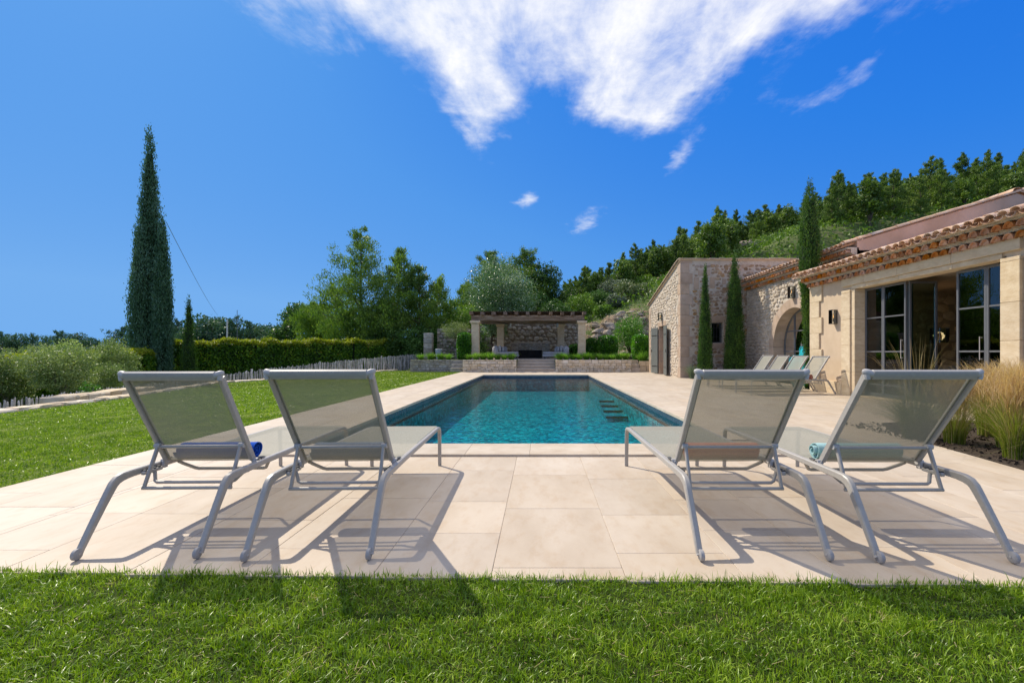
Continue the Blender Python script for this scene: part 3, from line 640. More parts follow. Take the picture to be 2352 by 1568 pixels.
# ================================================================ sun loungers
def lounger_meshes():
    G = {}
    for sgn, nm in ((-1, 'l'), (1, 'r')):
        x = sgn*.332
        pts = [(0, .008, .022, .026), (0, .018, .048, .036), (0, .07, .130, .042), (0, .15, .252, .050), (0, .195, .318, .056), (0, .212, .342, .059), (0, .236, .362, .061), (0, .272, .373, .058), (0, .32, .377, .052), (0, .45, .379, .048),
               (0, .67, .381, .046), (0, 1.2, .381, .044), (0, 1.9, .381, .038), (0, 1.965, .379, .034), (0, 2.00, .370, .032), (0, 2.022, .352, .032), (0, 2.03, .32, .031), (0, 2.04, .15, .026), (0, 2.045, .0, .020)]
        G['side'+nm] = [(x, p[1], p[2], p[3]) for p in pts]
    return G
def make_lounger(loc, rz, label, group, ext=0.0, wide=1.0, rec=(.150, 1.000)):
    root = empty('sun_lounger', loc, label, 'sun lounger', group, rz); root.scale = (wide, 1, 1)
    def lk(mb, nm, m, par=root, smooth=True, loc=(0, 0, 0)):
        key = ('lg', nm, round(ext, 2), rec, len(mb.v), tuple(round(c, 3) for c in mb.v[0]))
        if key not in meshcache: meshcache[key] = mb.mesh(nm, m, smooth)
        return link(nm, meshcache[key], par, loc, world=False)
    G = lounger_meshes()
    st = lambda y: y if y < 1.0 else y+ext
    for nm in ('sidel', 'sider'):
        pts = G[nm]; lk(MB().sweep([(p[0], st(p[1]), p[2]) for p in pts], .033, [p[3]*.84 for p in pts]), 'side_frame', 'metal')
        x = pts[0][0]
        w = lk(MB().tube([(x-(1 if x > 0 else -1)*.004+d_, -.008, .030) for d_ in (-.011, -.008, .008, .011)], [.026, .030, .030, .026], 24), 'wheel', 'wheel')
        lk(MB().tube([(x-.018, -.004, .031), (x+.018, -.004, .031)], [.006, .006], 10), 'axle', 'metal2', w)
    # end and cross bars of the seat
    lk(MB().tube([(-.315, st(1.985), .374), (.315, st(1.985), .374)], .014, 10), 'foot_rail', 'metal')
    lk(MB().tube([(-.318, .70, .365), (-.30, .72, .345), (-.255, .775, .300), (-.235, .785, .292), (.235, .785, .292), (.255, .775, .300), (.30, .72, .345), (.318, .70, .365)], .0115, 10), 'cross_bar', 'metal')
    # back
    hy, hz, (ty, tz) = .560, .412, rec
    for s in (-1, 1):
        pts = [(s*.287, hy+(ty-hy)*t, hz+(tz-hz)*t) for t in (0, .3, .6, .97)]
        lk(MB().sweep(pts, .026, [.042, .042, .042, .042], .005), 'backrest_stile', 'metal')
    lk(MB().sweep([(0, ty-.013, tz-.030), (0, ty-.020, tz-.018), (0, ty-.026, tz-.002), (0, ty-.026, tz+.008), (0, ty-.018, tz+.014), (0, ty-.004, tz+.012)], .545, [.016]*6, .004), 'top_rail', 'metal')
    for s in (-1, 1):
        c = MB()
        prof = [(s*.262, ty-.012, tz-.004, .020), (s*.278, ty-.010, tz-.002, .0225), (s*.294, ty-.006, tz+.006, .0215), (s*.305, ty-.002, tz+.012, .016), (s*.311, ty+.003, tz+.014, .008)]
        c.tube([p[:3] for p in prof], [p[3] for p in prof], 10)
        prof = [(s*.291, ty-.010, tz-.034, .014), (s*.293, ty-.010, tz-.01, .017), (s*.294, ty-.004, tz+.010, .015)]
        c.tube([p[:3] for p in prof], [p[3] for p in prof], 8)
        lk(c, 'corner_cap', 'metal2')
        h = lk(MB().tube([(s*.285, hy+.004, hz-.012), (s*.322, hy+.004, hz-.012)], .017, 12).box((s*.302-.010, hy-.018, hz-.055), (s*.302+.010, hy+.016, hz-.008), .003), 'hinge', 'metal2')
        lk(MB().tube([(s*.318, hy+.004, hz-.012), (s*.328, hy+.004, hz-.012)], .008, 8), 'hinge_pin', 'dark_plastic', h)
        lk(MB().box((s*.318-.012, hy+.02, .404), (s*.318+.012, hy+.075, .412), .003), 'stop_pad', 'dark_plastic')
    # slings
    def sheet(f, nu, nv):
        mb = MB()
        for j in range(nv+1):
            for i in range(nu+1): mb.v.append(f(i/nu, j/nv))
        for j in range(nv):
            for i in range(nu): q = j*(nu+1)+i; mb.f.append((q, q+1, q+nu+2, q+nu+1))
        return mb
    bd = Vector((0, ty-hy, tz-hz)).normalized(); bn = Vector((0, bd.z, -bd.y))
    def fb(a, b):
        p = Vector((-.277+.554*a, hy, hz-.01))+bd*(.0+b*((Vector((0, ty-hy, tz-hz)).length)-.012))
        p += bn*(-.016*math.sin(math.pi*a)*math.sin(math.pi*min(1, b*1.0)))
        if b < .08: p += Vector((0, .035*(1-b/.08), -.012*(1-b/.08)))*math.sin(math.pi*a)**.5
        return tuple(p)
    lk(sheet(fb, 12, 24), 'backrest_sling', 'sling')
    lk(sheet(lambda a, b: (-.318+.636*a, .60+b*(1.985+ext-.60), .399-.014*math.sin(math.pi*a)*(1-(2*b-1)**6)), 14, 18), 'seat_sling', 'sling')
    L_b = Vector((0, ty-hy, tz-hz)).length
    for s in (-1, 1):
        pts = [Vector((s*.270, hy, hz-.01))+bd*(L_b*q/6*.97+.01)+bn*.004 for q in range(7)]
        lk(MB().sweep([tuple(p) for p in pts], .012, [.004]*7, .001), 'sling_hem', 'hem')
    # prop: arms from the back to the bottom bar, plus the ratchet bar on the rails
    tu = .20; uy, uz = hy+(ty-hy)*tu-.022, hz+(tz-hz)*tu-.016
    lk(MB().tube([(-.282, uy+.01, uz), (-.245, uy-.006, uz+.002), (.245, uy-.006, uz+.002), (.282, uy+.01, uz)], .0105, 10), 'upper_prop_bar', 'metal')
    for s in (-1, 1): lk(MB().sweep([(s*.268, uy-.008, uz+.012), (s*.268, .355, .285)], .017, [.026, .022], .004), 'prop_arm', 'metal')
    lk(MB().tube([(-.279, .355, .279), (.279, .355, .279)], .0105, 10), 'prop_foot', 'metal')
    for s in (-1, 1): lk(MB().tube([(s*.255, uy-.006, uz+.008), (s*.290, uy-.006, uz+.008)], .017, 10), 'prop_pivot', 'metal2')
    lk(MB().tube([(-.315, .47, .355), (-.29, .465, .35), (-.255, .425, .305), (-.235, .415, .298), (.235, .415, .298), (.255, .425, .305), (.29, .465, .35), (.315, .47, .355)], .0105, 10), 'ratchet_bar', 'metal')
    for s in (-1, 1):
        r_ = lk(MB().box((s*.300-.012, .38, .352), (s*.300+.012, .53, .374), .004), 'ratchet_rack', 'metal2')
        for k in range(4): lk(MB().box((s*.300-.0125, .39+k*.036, .374), (s*.300+.0125, .405+k*.036, .382), .002), 'notch', 'dark_plastic', r_)
    return root
def towel_roll(loc, rz, length, r, m, label, ends=1):
    root = empty('rolled_towel', loc, label, 'towel', 'rolled towels on the loungers', rz)
    mb = MB(); turns = 3.3; n = 84; th = r*.085; pts = []
    for i in range(n+1):
        t = i/n; a = -turns*2*math.pi*t-1.2; rr = r*(.18+.82*t)-th*.5
        wob = 1+.03*math.sin(a*3+1); pts.append((math.cos(a)*rr*wob*1.08, math.sin(a)*rr*wob*.93, rr))
    m_ = 10
    for j in range(m_+1):
        xx = -length/2+length*j/m_; sq = 1+.02*math.sin(j*2.1)
        for (y, z, q) in pts:
            k = th*.5/max(q, .001); f1, f2 = 1+k, 1-k
            e = (.012*math.sin(q*160)) if j in (0, m_) else 0
            mb.v.append((xx+e, y*f1*sq, z*f1*sq)); mb.v.append((xx+e, y*f2*sq, z*f2*sq))
    row = 2*(n+1)
    for j in range(m_):
        for i in range(n):
            a = j*row+2*i
            mb.f.append((a, a+2, a+row+2, a+row)); mb.f.append((a+1, a+row+1, a+row+3, a+3))
    for j in (0, m_):
        for i in range(n): a = j*row+2*i; mb.f.append((a, a+1, a+3, a+2))
    link('terry_roll', mb.mesh('towel', m, True), root, (0, 0, r*.93), world=False)
    return root
GN = 'pair and pair of sun loungers at the near end of the pool'
LG = [(-2.18, 2.472, 1.8, 'taupe sun lounger with a royal blue towel roll, nearest the left lawn'),
      (-1.253, 2.458, 2.0, 'taupe sun lounger with a grey blue towel roll, second from the left'),
      (1.212, 2.455, 0.2, 'taupe sun lounger with a coral towel roll, just right of the pool'),
      (2.165, 2.430, -0.2, 'taupe sun lounger with a pale aqua towel roll, nearest the feathery grasses')]
for (x, y, a, lb), wd, rc in zip(LG, (.97, 1.0, 1.05, 1.08), ((.235, .985), (.150, 1.0), (.150, 1.0), (.150, 1.0))): make_lounger((x, y, .003), R(a), lb, GN, wide=wd, rec=rc)
towel_roll((-2.205, 3.128, .394), R(2), .50, .066, 'towel_royal', 'royal blue rolled towel sticking out past the leftmost lounger backrest')
towel_roll((-1.30, 3.128, .394), R(2), .48, .066, 'towel_navy', 'grey blue rolled towel seen through the mesh of the second lounger')
towel_roll((1.235, 3.128, .394), R(0), .48, .064, 'towel_coral', 'coral rolled towel seen through the mesh of the third lounger')
towel_roll((2.15, 3.11, .394), R(-1), .56, .064, 'towel_aqua', 'pale aqua rolled towel with its spiral end left of the right lounger backrest')
GS = 'row of sun loungers standing side by side along the house wall'
TW = [(None), 0, 0, 0]
names = ['nearest of the house row, coral towel on its seat', 'second of the house row, turquoise urn behind its back',
         'third of the row by the house, before the arched door', 'farthest of the row by the house, sky blue towel roll']
tws = [('towel_coral', 'coral rolled towel on the nearest lounger by the house wall'), ('towel_aqua', 'pale aqua rolled towel on the second lounger by the house wall'),
       ('towel_royal', 'royal blue rolled towel on the third lounger by the house wall'), ('towel_sky', 'sky blue rolled towel on the farthest lounger by the arched door')]
for i in range(4):
    th = 99.0 - (3 if i > 1 else 0); c_, s_ = math.cos(R(th)), math.sin(R(th))
    ox, oy = 7.86+.02*i, 12.52+1.0*i
    make_lounger((ox, oy, .003), R(th), 'taupe lounger, '+names[i], GS, ext=.42)
    lx, ly = -.02, .69
    towel_roll((ox+lx*c_-ly*s_, oy+lx*s_+ly*c_, .392), R(th), .50, .085, tws[i][0], tws[i][1])
# ================================================================ house
XA, YA0 = 8.10, 13.56
XB, YB0, YB1 = 9.11, 13.07, 20.04
XC, YC0, YC1 = 6.20, 20.04, 25.75
wing = empty('house_wing', (XA, 8, 0), 'sand rendered low wing with wide glazed steel doors and a double row of eave tiles', 'house')
barn = empty('stone_wing', (XB, 16, 0), 'pale rubble stone wing with an arched glazed door and a terracotta gable', 'house')
annex = empty('stone_annex', (XC, 22, 0), 'brown rubble stone annex with grey shutters and one small barred window', 'house')
def P_(parent, name, m, a, b, ch=0, smooth=False): return MB().box(a, b, ch).build(name, m, parent, smooth)
# --- wing A
mb = MB()
Y0A = 4.0
mb.box((XA, 11.74, 0), (8.40, YA0, 3.30)); mb.box((XA, Y0A, 0), (8.40, 7.90, 3.30)); mb.box((XA, 7.90, 2.80), (8.40, 11.74, 3.30))
mb.box((8.40, YA0-.3, 0), (XB+.2, YA0, 3.30))
mb.build('render_wall', 'plaster', wing)
z = .0; k = 0
for h_ in (.38, .37, .46, .46, .46, .46, .47):
    w = (.54, .42)[k % 2] if k else .6
    P_(wing, 'quoin', 'ashlar', (XA-.045, YA0-w, z+.002), (XA+.2, YA0+.03, z+h_-.002), .006); z += h_; k += 1
P_(wing, 'plinth_block', 'ashlar', (XA-.07, 12.35, 0), (XA+.1, 12.93, .33), .008)
P_(wing, 'plinth_block', 'ashlar', (XA-.06, 12.16, 0), (XA+.1, 12.345, .31), .008)
z = 0; k = 0                                                     # door surround: stacked jamb blocks, lintel blocks
for h_ in (.62, .70, .66, .70, .07):
    z1 = z+h_
    P_(wing, 'jamb_block', 'ashlar', (XA-.065, 11.80, z+.002), (8.30, 12.14, z1-.002), .006)
    P_(wing, 'jamb_block', 'ashlar', (XA-.03, 11.665, z+.002), (8.42, 11.797, z1-.002), .006)
    P_(wing, 'jamb_block', 'ashlar', (XA-.065, 7.62, z+.002), (8.42, 7.95, z1-.002), .006)
    z = z1
for a, b in ((7.62, 8.9), (8.9, 10.25), (10.25, 11.3), (11.3, 12.14)):
    P_(wing, 'lintel_block', 'ashlar', (XA-.065, a+.002, 2.855), (8.3, b-.002, 3.06), .006)
    P_(wing, 'lintel_block', 'ashlar', (XA-.03, max(a, 7.95)+.002, 2.752), (8.42, min(b, 11.797)-.002, 2.852), .006)
P_(wing, 'doorstep', 'ashlar', (XA-.1, 7.95, .004), (8.42, 11.66, .03), .006)
def genoise(parent, x, y0, y1, z0, rows=2, step=.205):
    """two stepped rows of half round tiles bedded in mortar under the eave"""
    for r in range(rows):
        zb = z0+r*.155; out = .15*(r+1)
        MB().box((x-out+.02, y0, zb+.118), (x+.05, y1, zb+.153)).build('mortar_bed', 'mortar', parent)
        MB().box((x-out+.13, y0, zb-.0), (x+.06, y1, zb+.117)).build('mortar_fill', 'mortar', parent)
        ms = []
        for q in range(4):
            mb = MB(); n = 9; rr = .088; th = .014; R2 = random.Random(q)
            for X_ in (0, .15):
                for i in range(n):
                    t = math.pi*i/(n-1)
                    for rad in (rr, rr-th): mb.v.append((X_, math.cos(t)*rad*(1-.06*X_/.15), math.sin(t)*rad*1.18))
            o = 2*n
            for i in range(n-1):
                a = 2*i
                mb.f += [(a, a+2, a+3, a+1), (a, a+o, a+o+2, a+2), (a+1, a+3, a+o+3, a+o+1), (a+o, a+o+1, a+o+3, a+o+2)]
            # the hollow behind the mouth is filled with a clay coloured bed
            c0 = len(mb.v)
            mb.v += [(.045, math.cos(math.pi*i/(n-1))*(rr-th), math.sin(math.pi*i/(n-1))*(rr-th)*1.18-.001) for i in range(n)]
            mb.f.append(tuple(c0+i for i in range(n)))
            ms.append(mb.mesh('genoise_tile', 'genoise', True))
        y = y0+step*(.5 if r % 2 else .25); i = 0
        while y < y1-.05:
            link('genoise_tile', ms[i % 4], parent, (x-out+rnd.uniform(-.006, .006), y+rnd.uniform(-.006, .006), zb+.012), rot=(rnd.uniform(-.05, .05), rnd.uniform(-.03, .03), 0)); y += step; i += 1
def half_tile(l, r0, r1, m, up=True, n=9, th=.013):
    mb = MB(); sg = 1 if up else -1
    for X_, rad0 in ((0, r0), (l, r1)):
        for i in range(n):
            t = math.pi*i/(n-1)
            for rad in (rad0, rad0-th): mb.v.append((X_, math.cos(t)*rad, sg*math.sin(t)*rad*.72))
    o = 2*n
    for i in range(n-1):
        a = 2*i; mb.f += [(a, a+2, a+3, a+1), (a, a+o, a+o+2, a+2), (a+1, a+3, a+o+3, a+o+1), (a+o, a+o+1, a+o+3, a+o+2)]
    mb.f += [(0, 1, o+1, o), (2*n-2, 2*n-2+o, 2*n-1+o, 2*n-1)]
    return mb.mesh('roof_tile', m, True)
HT_UP = half_tile(.48, .098, .078, 'tile', True); HT_DN = half_tile(.48, .085, .105, 'tile', False)
def eave_tiles(parent, x, y0, y1, z, slope, step=.205, courses=2):
    an = math.atan(slope)
    for c_ in range(courses):
        dx = c_*.36
        y = y0; 
        while y < y1:
            j = lambda s: rnd.uniform(-s, s)
            link('cover_tile', HT_UP, parent, (x+dx+j(.018), y+j(.008), z+.045+dx*slope+c_*.012+j(.004)), rot=(j(.06), -an+j(.02), j(.03)))
            link('channel_tile', HT_DN, parent, (x+dx+.03+j(.014), y+step/2+j(.006), z+.040+dx*slope+j(.003)), rot=(j(.04), -an+j(.015), j(.02)))
            y += step
def roof_sheet(parent, x0, x1, y0, y1, z, slope, step=.205):
    """the rest of the tiled slope as one corrugated surface"""
    mb = MB(); n = int((y1-y0)/step*6); 
    for X_ in (x0, x1):
        for i in range(n+1):
            y = y0+(y1-y0)*i/n; mb.v.append((X_, y, z+(X_-x0)*slope+.035*math.cos((y-y0)/step*2*math.pi)))
    for i in range(n): mb.f.append((i, i+1, n+2+i, n+1+i))
    n0 = len(mb.v)
    o = lab(mb.build('roof_tiles', 'tile', parent, True), kind='stuff'); return o
genoise(wing, XA, Y0A, YA0+.12, 3.035)
ZE = 3.375
eave_tiles(wing, 7.60, Y0A, YA0+.12, ZE-.035, .28)
roof_sheet(wing, 8.40, 13.0, Y0A, YB0-.02, ZE+.22, .28)
MB().box((7.72, Y0A, 3.345), (8.6, YA0+.1, 3.362)).build('eave_board', 'mortar', wing)
# rounded tiles closing the far verge
for i in range(4): link('verge_tile', HT_UP, wing, (7.74+.38*i, YA0+.14, ZE+.08+.38*i*.28), rot=(0, -math.atan(.28), 0))
# --- glazing of the wing: steel frame with panes
GX = 8.35
def steel(parent, name, a, b): return MB().box(a, b, .003).build(name, 'steel', parent)
door = None
zt = 2.735; rails = (1.14, 1.98, .33)
def leaf(parent, name, y0, y1, muls, x=GX, w=.045):
    f = MB().box((x-.025, y0, .03), (x+.025, y0+w, zt), .004).build(name, 'steel', parent)
    MB().box((x-.025, y1-w, .03), (x+.025, y1, zt), .004).build('stile', 'steel', f)
    MB().box((x-.025, y0+w, zt-w), (x+.025, y1-w, zt), .004).build('top_rail', 'steel', f); MB().box((x-.025, y0+w, .03), (x+.025, y1-w, .12), .004).build('bottom_rail', 'steel', f)
    ys_ = [y0+w]+[v for m_ in muls for v in (m_-.016, m_+.016)]+[y1-w]
    for m_ in muls: MB().box((x-.02, m_-.016, .12), (x+.02, m_+.016, zt-w), .003).build('glazing_bar', 'steel', f)
    zs_ = [.12]+[v for r_ in sorted(rails) for v in (r_-.016, r_+.016)]+[zt-w]
    for i in range(0, len(ys_), 2):
        for r_ in rails: MB().box((x-.019, ys_[i], r_-.016), (x+.019, ys_[i+1], r_+.016), .003).build('glazing_bar', 'steel', f)
        for j in range(0, len(zs_), 2):
            MB().box((x-.004, ys_[i], zs_[j]), (x+.004, ys_[i+1], zs_[j+1])).build('pane', 'glass', f)
    return f
leaf(wing, 'fixed_window', 11.05, 11.66, []); f1 = leaf(wing, 'glazed_door', 10.36, 11.05, []); f2 = leaf(wing, 'glazed_door', 8.49, 9.10, []); leaf(wing, 'fixed_window', 7.955, 8.49, [])
for f, y in ((f1, 10.44), (f2, 8.57)):
    MB().tube([(GX-.07, y, .98), (GX-.07, y, 1.42)], .007, 10).tube([(GX-.07, y, 1.0), (GX-.02, y, 1.0)], .006, 8).tube([(GX-.07, y, 1.40), (GX-.02, y, 1.40)], .006, 8).build('pull_handle', 'metal2', f, True)
o = MB().box((GX+.03, 10.31, .03), (GX+.075, 10.355, zt), .004).box((GX+.62, 10.31, .03), (GX+.665, 10.355, zt), .004).box((GX+.075, 10.31, zt-.05), (GX+.62, 10.355, zt), .004).build('open_leaf', 'steel', wing)
MB().box((GX+.08, 10.33, .1), (GX+.615, 10.337, zt-.05)).build('pane', 'glass', o)
MB().tube([(GX+.58, 10.27, .98), (GX+.58, 10.27, 1.42)], .007, 10).build('pull_handle', 'metal2', o, True)
# room behind
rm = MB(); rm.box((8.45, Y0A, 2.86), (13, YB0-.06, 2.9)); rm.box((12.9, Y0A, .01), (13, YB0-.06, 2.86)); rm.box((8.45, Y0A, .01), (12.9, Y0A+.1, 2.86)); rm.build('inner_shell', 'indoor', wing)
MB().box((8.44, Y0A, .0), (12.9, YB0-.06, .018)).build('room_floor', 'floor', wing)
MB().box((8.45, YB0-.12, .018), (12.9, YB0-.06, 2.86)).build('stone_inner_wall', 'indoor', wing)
rubble(wing, (8.5, YB0-.12, .05), (1, 0, 0), (0, -1, 0), 4.3, 2.75, lambda a, b, s: True, .34, 'palerubble', 31, name='inner_stone', limit=150)
def drape(name, m, y0, y1, x, z0, z1, parent):
    mb = MB(); n = 40
    for zz__ in (z0, z1):
        for i in range(n+1): t = i/n; mb.v.append((x+.035*math.sin(t*n*.9), y0+(y1-y0)*t, zz__))
    for i in range(n): mb.f.append((i, i+1, n+2+i, n+1+i))
    return mb.build(name, m, parent, True)
drape('curtain', 'curtain', 10.45, 10.72, GX+.20, .04, 2.7, wing); drape('sheer_curtain', 'linen', 10.72, 11.6, GX+.30, .04, 2.7, wing)
drape('curtain', 'curtain', 8.0, 8.2, GX+.20, .04, 2.7, wing)
t = empty('side_table', (10.45, 11.9, 0), 'dark round side table inside the room behind the open glazed doors', 'table')
MB().lathe([(0, .60), (.26, .60), (.26, .63), (0, .63)], (10.45, 11.9, 0), 24).build('table_top', 'black', t); MB().tube([(10.45, 11.9, .02), (10.45, 11.9, .60)], .03, 10).build('table_leg', 'black', t); MB().lathe([(0, .02), (.2, .02), (.2, .04), (0, .04)], (10.45, 11.9, 0), 20).build('table_foot', 'black', t)
t = empty('table_lamp', (10.45, 11.9, .632), 'table lamp with a smoked glass shade on the dark table indoors', 'lamp')
MB().lathe([(0, 0), (.09, 0), (.09, .02), (.03, .05), (.025, .75), (0, .76)], (10.45, 11.9, .632), 16).build('lamp_base', 'black', t, True)
MB().lathe([(.20, .74), (.20, 1.13)], (10.45, 11.9, .632), 24).build('lamp_shade', 'glass', t, True); MB().lathe([(.0, .80), (.04, .84), (.05, .93), (.03, 1.0), (0, 1.02)], (10.45, 11.9, .632), 14).build('light_bulb', 'lamp_shade', t, True)
ll = bpy.data.lights.new('table_lamp_glow', 'POINT'); ll.energy = 7; ll.color = (1, .62, .32); ll.shadow_soft_size = .12
lo = bpy.data.objects.new('table_lamp_glow', ll); C.objects.link(lo); lo.location = (10.45, 11.9, 1.56)
t = empty('armchair', (9.7, 11.2, 0), 'pale low armchair dimly seen inside the room behind the left glazed panes', 'armchair')
MB().box((9.35, 10.9, .12), (10.05, 11.6, .42), .04).build('seat', 'linen', t); MB().box((9.85, 10.9, .42), (10.05, 11.6, .8), .04).build('backrest', 'linen', t)
# --- wall lanterns
def lantern(x, y, z, nrm, label, w=.15, d=.13, h=.385):
    t = empty('wall_lantern', (x, y, z), label, 'wall lantern', 'black framed wall lanterns on the house')
    # built for a wall facing -X
    fr = .009; x0, x1 = x-d-.02, x-.012
    P0 = MB().box((x-.012, y-w/2, z-h/2), (x, y+w/2, z+h/2)); P0.build('back_plate', 'black', t)
    f = MB()
    for yy in (y-w/2, y+w/2-fr): f.box((x0, yy, z-h/2), (x0+fr, yy+fr, z+h/2))
    for zz__ in (z-h/2, z+h/2-fr):
        f.box((x0, y-w/2+fr, zz__), (x0+fr, y+w/2-fr, zz__+fr))
        for yy in (y-w/2, y+w/2-fr): f.box((x0+fr, yy, zz__), (x1, yy+fr, zz__+fr))
    f.build('frame', 'black', t)
    MB().box((x0+fr, y-w/2+fr, z+h/2-.006), (x1, y+w/2-fr, z+h/2-.001)).build('lid', 'black', t)
    MB().box((x0+fr, y-w/2+fr, z-h/2+.001), (x1, y+w/2-fr, z-h/2+.006)).build('base', 'black', t)
    MB().box((x0+.002, y-w/2+fr, z-h/2+fr), (x0+.005, y+w/2-fr, z+h/2-fr)).build('pane', 'clear', t)
    MB().box((x0+fr, y-w/2+.002, z-h/2+fr), (x1, y-w/2+.005, z+h/2-fr)).build('pane', 'clear', t)
    MB().tube([(x-d*.5, y, z-h*.34), (x-d*.5, y, z-h*.12)], .018, 10).build('bulb_holder', 'black', t)
    b = MB().lathe([(0, 0), (.016, .01), (.036, .07), (.030, .11), (0, .135)], (x-d*.5, y, z-h*.12), 14).build('light_bulb', 'clear', t, True)
    MB().tube([(x-d*.5, y, z-h*.12+.02), (x-d*.5, y, z-h*.12+.10)], .008, 6).build('filament', 'bulb', b)
lantern(XA, 12.46, 2.09, None, 'black framed lantern on the sand rendered wall left of the wide glazed doors')
lantern(XB-.03, 16.29, 3.27, None, 'black framed lantern glowing above the arched doorway', .17, .15, .42)
lantern(XC-.02, 23.1, 2.92, None, 'black framed lantern above the shuttered door of the annex', .17, .15, .40)
# --- barn B
AC, AR, AZ = 16.33, 1.40, 1.33           # arch centre, radius, springing height
RB = AR+.10; ZB = 4.05
mb = MB(); T = .44
mb.box((XB, YB0, 0), (XB+T, AC-RB, ZB)); mb.box((XB, AC+RB, 0), (XB+T, YB1, ZB))
n = 28; base = len(mb.v)
for i in range(n+1):
    a = math.pi*i/n; y, z = AC+RB*math.cos(a), AZ+RB*math.sin(a)
    for X_ in (XB, XB+T): mb.v += [(X_, y, z), (X_, y, ZB)]
for i in range(n):
    q = base+4*i; mb.f += [(q, q+4, q+5, q+1), (q+2, q+3, q+7, q+6), (q, q+2, q+6, q+4)]
mb.build('rubble_wall', 'mortar', barn)
for i in range(15):                                              # voussoirs
    a0, a1 = math.pi*i/15+.0016, math.pi*(i+1)/15-.0016; mb = MB(); pr = rnd.uniform(.02, .03)
    ro = AR+.33
    for a in (a0, (a0+a1)/2, a1):
        for rr_ in (AR, ro):
            for X_ in (XB-pr, XB+T): mb.v.append((X_, AC+rr_*math.cos(a), AZ+rr_*math.sin(a)))
    for s_ in (0, 4): mb.f += [(s_, s_+2, s_+6, s_+4), (s_+1, s_+5, s_+7, s_+3), (s_, s_+4, s_+5, s_+1), (s_+2, s_+3, s_+7, s_+6)]
    mb.f += [(0, 1, 3, 2), (8, 10, 11, 9)]
    mb.build('voussoir', 'pinkstone', barn)
for s_ in (-1, 1):
    z = 0
    for k, h_ in enumerate((.34, .33, .33, .325)):
        w = .33 if k % 2 else .46
        y0, y1 = sorted((AC+s_*AR, AC+s_*(AR+w)))
        P_(barn, 'jamb_block', 'pinkstone', (XB-.028, y0, z+.003), (XB+T, y1, z+h_-.003), .006); z += h_
def okB(a, b, s):
    y = YB0+a; z = b
    if b > 3.78: return False
    dy, dz = y-AC, max(0, z-AZ)
    if z > AZ: return math.hypot(dy, dz) > AR+.36+s*.4
    return abs(dy) > AR+.40+s*.5
rubble(barn, (XB, YB0, .05), (0, 1, 0), (-1, 0, 0), YB1-YB0, 3.7, okB, .165, 'palerubble', 3, cover=.93, proud=.045, score=lambda a, b: 1/(6+a)*(1 if b < 2.2 and a < 2 else 2))
genoise(barn, XB, YB0-.0, YB1, 3.82)
eave_tiles(barn, XB-.42, YB0+.08, YB1-.02, 4.16, .297, courses=2)
MB().box((XB-.28, YB0+.01, 4.128), (XB+.4, YB1-.01, 4.142)).build('eave_board', 'mortar', barn)
RX = 13.70; zE = 4.20
gz = lambda x: zE+(x-(XB-.40))*.297
mb = MB()                                                        # gable facing the camera
pts = [(XB, 0), (18.4, 0), (18.4, gz(RX)-(18.4-RX)*.297), (RX, gz(RX)), (XB, gz(XB))]
for y in (YB0, YB0+.4): mb.v += [(x, y, z) for x, z in pts]
mb.f += [(0, 1, 2, 3, 4), (9, 8, 7, 6, 5)]+[(i, (i+1) % 5, (i+1) % 5+5, i+5) for i in range(5)]
mb.build('gable_wall', 'pink', barn)
an = math.atan(.297); RT = half_tile(.50, .115, .095, 'tile', True)
for i in range(14): 
    x = XB-.36+i*.378
    link('verge_tile', RT, barn, (x, YB0+.06+rnd.uniform(-.01, .01), gz(x)+.035+rnd.uniform(-.004, .004)), rot=(0, -an, rnd.uniform(-.02, .02)))
for i in range(13):
    x = RX+.15+(i+1)*.378
    link('verge_tile', RT, barn, (x, YB0+.06, gz(RX)-(x-RX)*.297+.06), rot=(0, -an, math.pi))
for i in range(3): link('ridge_tile', half_tile(.55, .16, .14, 'tile', True), barn, (RX, YB0-.04+i*.45, gz(RX)+.05), rot=(0, 0, math.pi/2))
roof_sheet(barn, XB+.35, RX, YB0+.2, YB1+.3, gz(XB+.35)+.02, .297)
mb = MB().add([(RX, YB0+.2, gz(RX)), (18.5, YB0+.2, gz(RX)-1.42), (18.5, 26, gz(RX)-1.42), (RX, 26, gz(RX))], [(0, 1, 2, 3)]); mb.build('far_roof_slope', 'tile', barn)
# arched glazing
GB = XB+T-.02; fr = .05
mb = MB(); n = 30
for i in range(n+1):
    a = math.pi*i/n
    for rr_ in (AR-.005, AR-fr):
        for X_ in (GB-.03, GB+.02): mb.v.append((X_, AC+rr_*math.cos(a), AZ+rr_*math.sin(a)))
for i in range(n): q = 4*i; mb.f += [(q, q+4, q+6, q+2), (q+1, q+3, q+7, q+5), (q+2, q+6, q+7, q+3), (q, q+1, q+5, q+4)]
af = mb.build('arched_frame', 'steel', barn)
for y in (AC-AR, AC+AR-fr): MB().box((GB-.03, y, .02), (GB+.02, y+fr, AZ)).build('frame_post', 'steel', af)
hy_ = lambda y: AZ+math.sqrt(max(0, (AR-.03)**2-(y-AC)**2))
for y in (AC-.68, AC+.68): MB().box((GB-.03, y-.025, .02), (GB+.02, y+.025, hy_(y))).build('mullion', 'steel', af)
for s_ in (-.03, .03): MB().box((GB-.032, AC+s_-.026, .02), (GB+.018, AC+s_+.026, hy_(AC)-.01)).build('mullion', 'steel', af)
for z, hw in ((1.92, 1.27), (1.16, AR-.04), (.40, AR-.04)):
    for a, b in ((-hw, -.705), (-.655, -.057), (.057, .655), (.705, hw)): MB().box((GB-.022, AC+a, z-.022), (GB+.014, AC+b, z+.022)).build('glazing_bar', 'steel', af)
